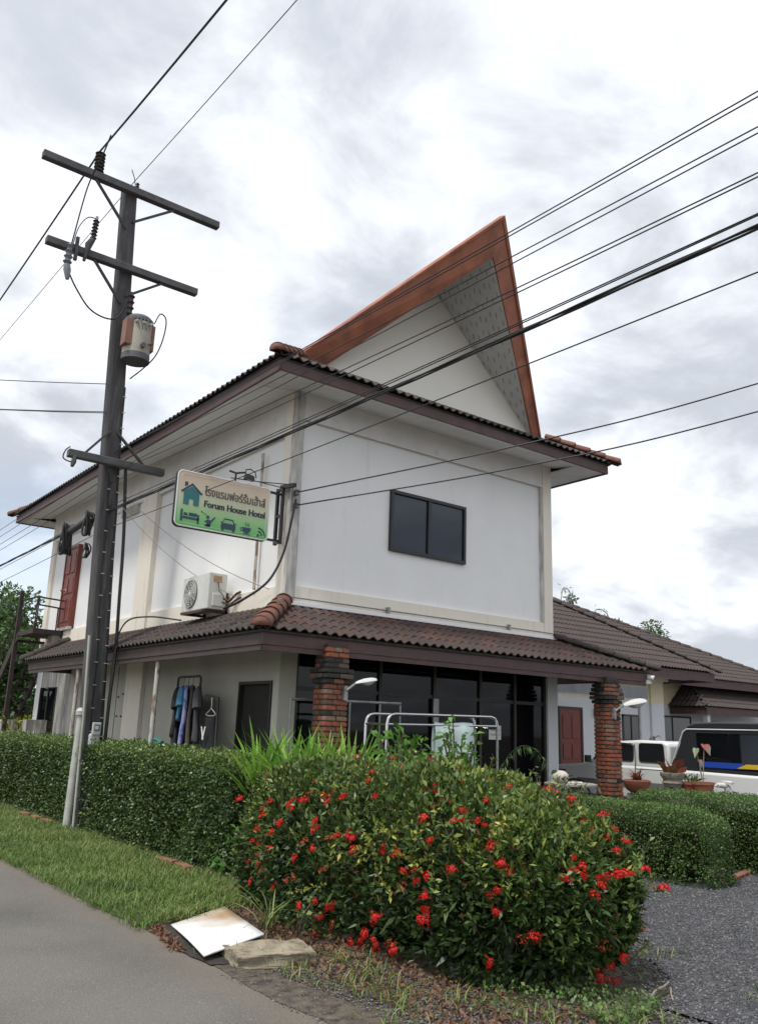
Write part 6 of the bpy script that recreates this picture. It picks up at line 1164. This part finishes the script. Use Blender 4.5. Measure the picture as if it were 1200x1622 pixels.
# ================================================================== outside stair at the far end
st_ = thing('stair', 'rusty brown metal outside stair with landing at the red upstairs door', 'stair', (-.35, 10.5, 0))
boxes('landing', 'stair', st_, (-.62, -.02, 8.9, 10.05, 3.26, 3.36)); boxes('bracket', 'concrete', st_, (-.20, -.02, 8.95, 9.25, 3.0, 3.26))
def rod(a, c, nm='rail', r_=.018, m='stair'): b = MB(); b.tube([a, c], r_, 6); b.build(nm, m, st_)
rod((-.6, 8.92, 4.02), (-.04, 8.92, 3.99)); rod((-.6, 8.92, 3.86), (-.04, 8.92, 3.82))
for x in (-.6, -.57): rod((x, 8.92, 3.36), (x, 8.92, 4.02), 'baluster', .014)
rod((-.16, 8.92, 3.36), (-.16, 8.92, 3.84), 'baluster', .014); rod((-.02, 8.92, 3.0), (-.02, 8.92, 4.0), 'baluster', .014)
rod((-.6, 8.92, 4.02), (-.6, 10.0, 4.05)); rod((-.6, 10.0, 4.05), (-.6, 13.6, 1.1)); rod((.1, 10.5, 3.8), (.1, 13.6, 1.1))
for k in range(7): y = 10.1+.55*k; rod((-.6, y, 3.36-.86*(y-10.05)*.96), (-.6, y, 4.05-.82*(y-10.0)), 'baluster', .012)
for k in range(13): y = 10.1+.28*k; z = 3.2-.245*k; boxes('step', 'stair', st_, (-.62, .12, y, y+.28, z-.04, z))
for x in (-.62, .12): b = MB(); b.bar((x, 10.0, 3.26), (x, 13.9, -.1), .04, .2); b.build('stringer', 'stair', st_)
for x, y in ((-.66, 10.05), (.2, 10.05), (-.66, 11.6), (.2, 11.6)): boxes('post', 'stair', st_, (x, x+.08, y, y+.08, 0, 4.26 if y < 11 and x < 0 else 3.2 if y < 11 else 1.8))
tag(boxes('concrete_block', 'wall_dirty', None, (-.55, -.15, 8.75, 9.0, 0, 1.52)), 'small stained concrete block before the dark side doorway', 'block'); tag(boxes('concrete_block', 'wall_dirty', None, (-.5, -.1, 10.5, 11.3, 0, 1.5)), 'long stained concrete block under the outside stair', 'block')

# ================================================================== trees
def tree(label, base, ht, cw, cz, n, L, seed, m='leaf_tree', group='background trees', bare=False):
    rg = np.random.default_rng(seed); t = thing('tree', label, 'tree', base, group); x, y, z = base; b = MB(); tips = []
    b.tube(sm([(x, y, z-.1), (x+.1*cw, y, z+ht*.35), (x-.05*cw, y+.1, z+ht*.6)], 4), list(np.linspace(.035*ht, .015*ht, 9)), 8)
    for k in range(13):
        a = rg.random()*2*PI; r_ = cw*(.45+.55*rg.random()); e_ = Vector((x+r_*math.cos(a)*.85, y+r_*math.sin(a)*.85, z+cz+(ht-cz)*rg.random()**.8)); s0 = Vector((x, y, z+ht*(.3+.28*rg.random()))); b.tube(sm([s0, s0.lerp(e_, .5)+Vector((0, 0, .08*ht)), e_], 3), list(np.linspace(.012*ht, .004*ht, 7)), 5); tips += [e_, s0.lerp(e_, .7)]
    b.build('trunk', 'bark', t, True); tips.append(Vector((x, y, z+ht*.92)))
    C_ = np.array([tuple(p) for p in tips]); i = rg.integers(0, len(C_), n); sz = (.14+.14*rg.random(len(C_)))*cw*1.6; d = nrm(rg.normal(size=(n, 3))); rr = sz[i]*rg.random(n)**.45
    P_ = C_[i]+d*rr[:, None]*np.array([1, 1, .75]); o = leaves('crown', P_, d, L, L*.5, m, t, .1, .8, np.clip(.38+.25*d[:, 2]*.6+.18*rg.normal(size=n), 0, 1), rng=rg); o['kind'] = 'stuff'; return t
tree('leafy green tree behind the stair at the left edge', (.6, 20., 0), 5.9, 2.4, 2.0, 15000, .17, 3); tree('darker tree between the stair and the far end of the house', (1.7, 17.5, 0), 4.3, 1.5, 1.0, 10000, .15, 4)
tree('low dark tree below the stair at the left edge', (-.2, 17.0, 0), 3.6, 1.9, .5, 11000, .14, 6)
tree('small round tree top showing above the bungalow ridge', (20.3, 12.9, 0), 6.9, .95, 5.3, 2600, .13, 8); tree('second round tree top lower down behind the bungalow roof', (23.6, 11.6, 0), 6.05, 1.15, 4.4, 3200, .13, 9)
tree('bushy tree far left beyond the road hedge', (-1.5, 30, 0), 6.0, 3.4, .8, 9000, .26, 12)
sprig('croton', 'yellow and red leaved shrub at the left edge behind the hedge', 'shrub', (-.35, 10.0, .3), 20, .22, .05, 'leaf_yellow', .5, 1.3, seed=14)
for i, (x, y, z0, h_, c, lb) in enumerate([(19.5, 12., 5.9, 1.2, .5, 'tall arching bare stem rising above the bungalow roof near the house'), (18.6, 12, 5.9, .75, -.3, 'short bare stem nearest the house above the roof'), (21.3, 12., 5.0, 1.5, 1.1, 'hooked thin stem right of the small round tree top'), (23.2, 11.8, 4.4, 1.25, 1.2, 'hooked thin stem over the second round tree top'), (22.3, 12, 4.7, .9, .1, 'straight thin stem between the two round tree tops')]):
    t = thing('bamboo_stem', lb, 'stem', (x, y, 0)); pts = sm([(x, y, 0), (x, y, z0), (x+.1*c, y, z0+h_*.75), (x+.35*c, y, z0+h_), (x+.75*c, y-.1, z0+h_*.92), (x+c, y-.1, z0+h_*.55)], 6); b = MB(); b.tube(pts, .018, 5); b.build('culm', 'twig', t); lp = np.array([tuple(p) for p in pts[-14:] for _ in range(2)])+NR.normal(size=(28, 3))*.06; leaves('foliage', lp, np.tile([0, 0, -.3], (28, 1)), .16, .03, 'leaf_tree', t, -.3, .6)['kind'] = 'stuff'
# far wood closing the horizon behind the houses
tn = 26000; ta = NR.uniform(-.35, 2.6, tn); tr_ = NR.uniform(62, 78, tn); th_ = 2.6+1.3*np.sin(ta*23)+.8*np.sin(ta*61+1)+.5*np.sin(ta*140)
TP = np.stack([5+tr_*np.cos(ta), 5+tr_*np.sin(ta), np.abs(NR.random(tn))**.8*(th_+1.2)], 1); o = leaves('treeline', TP, NR.normal(size=(tn, 3)), 1.0, .6, 'leaf_tree', None, .2, .8)
tag(struct(o, 'stuff'), 'low far-off line of green trees on the horizon behind the houses', 'trees')
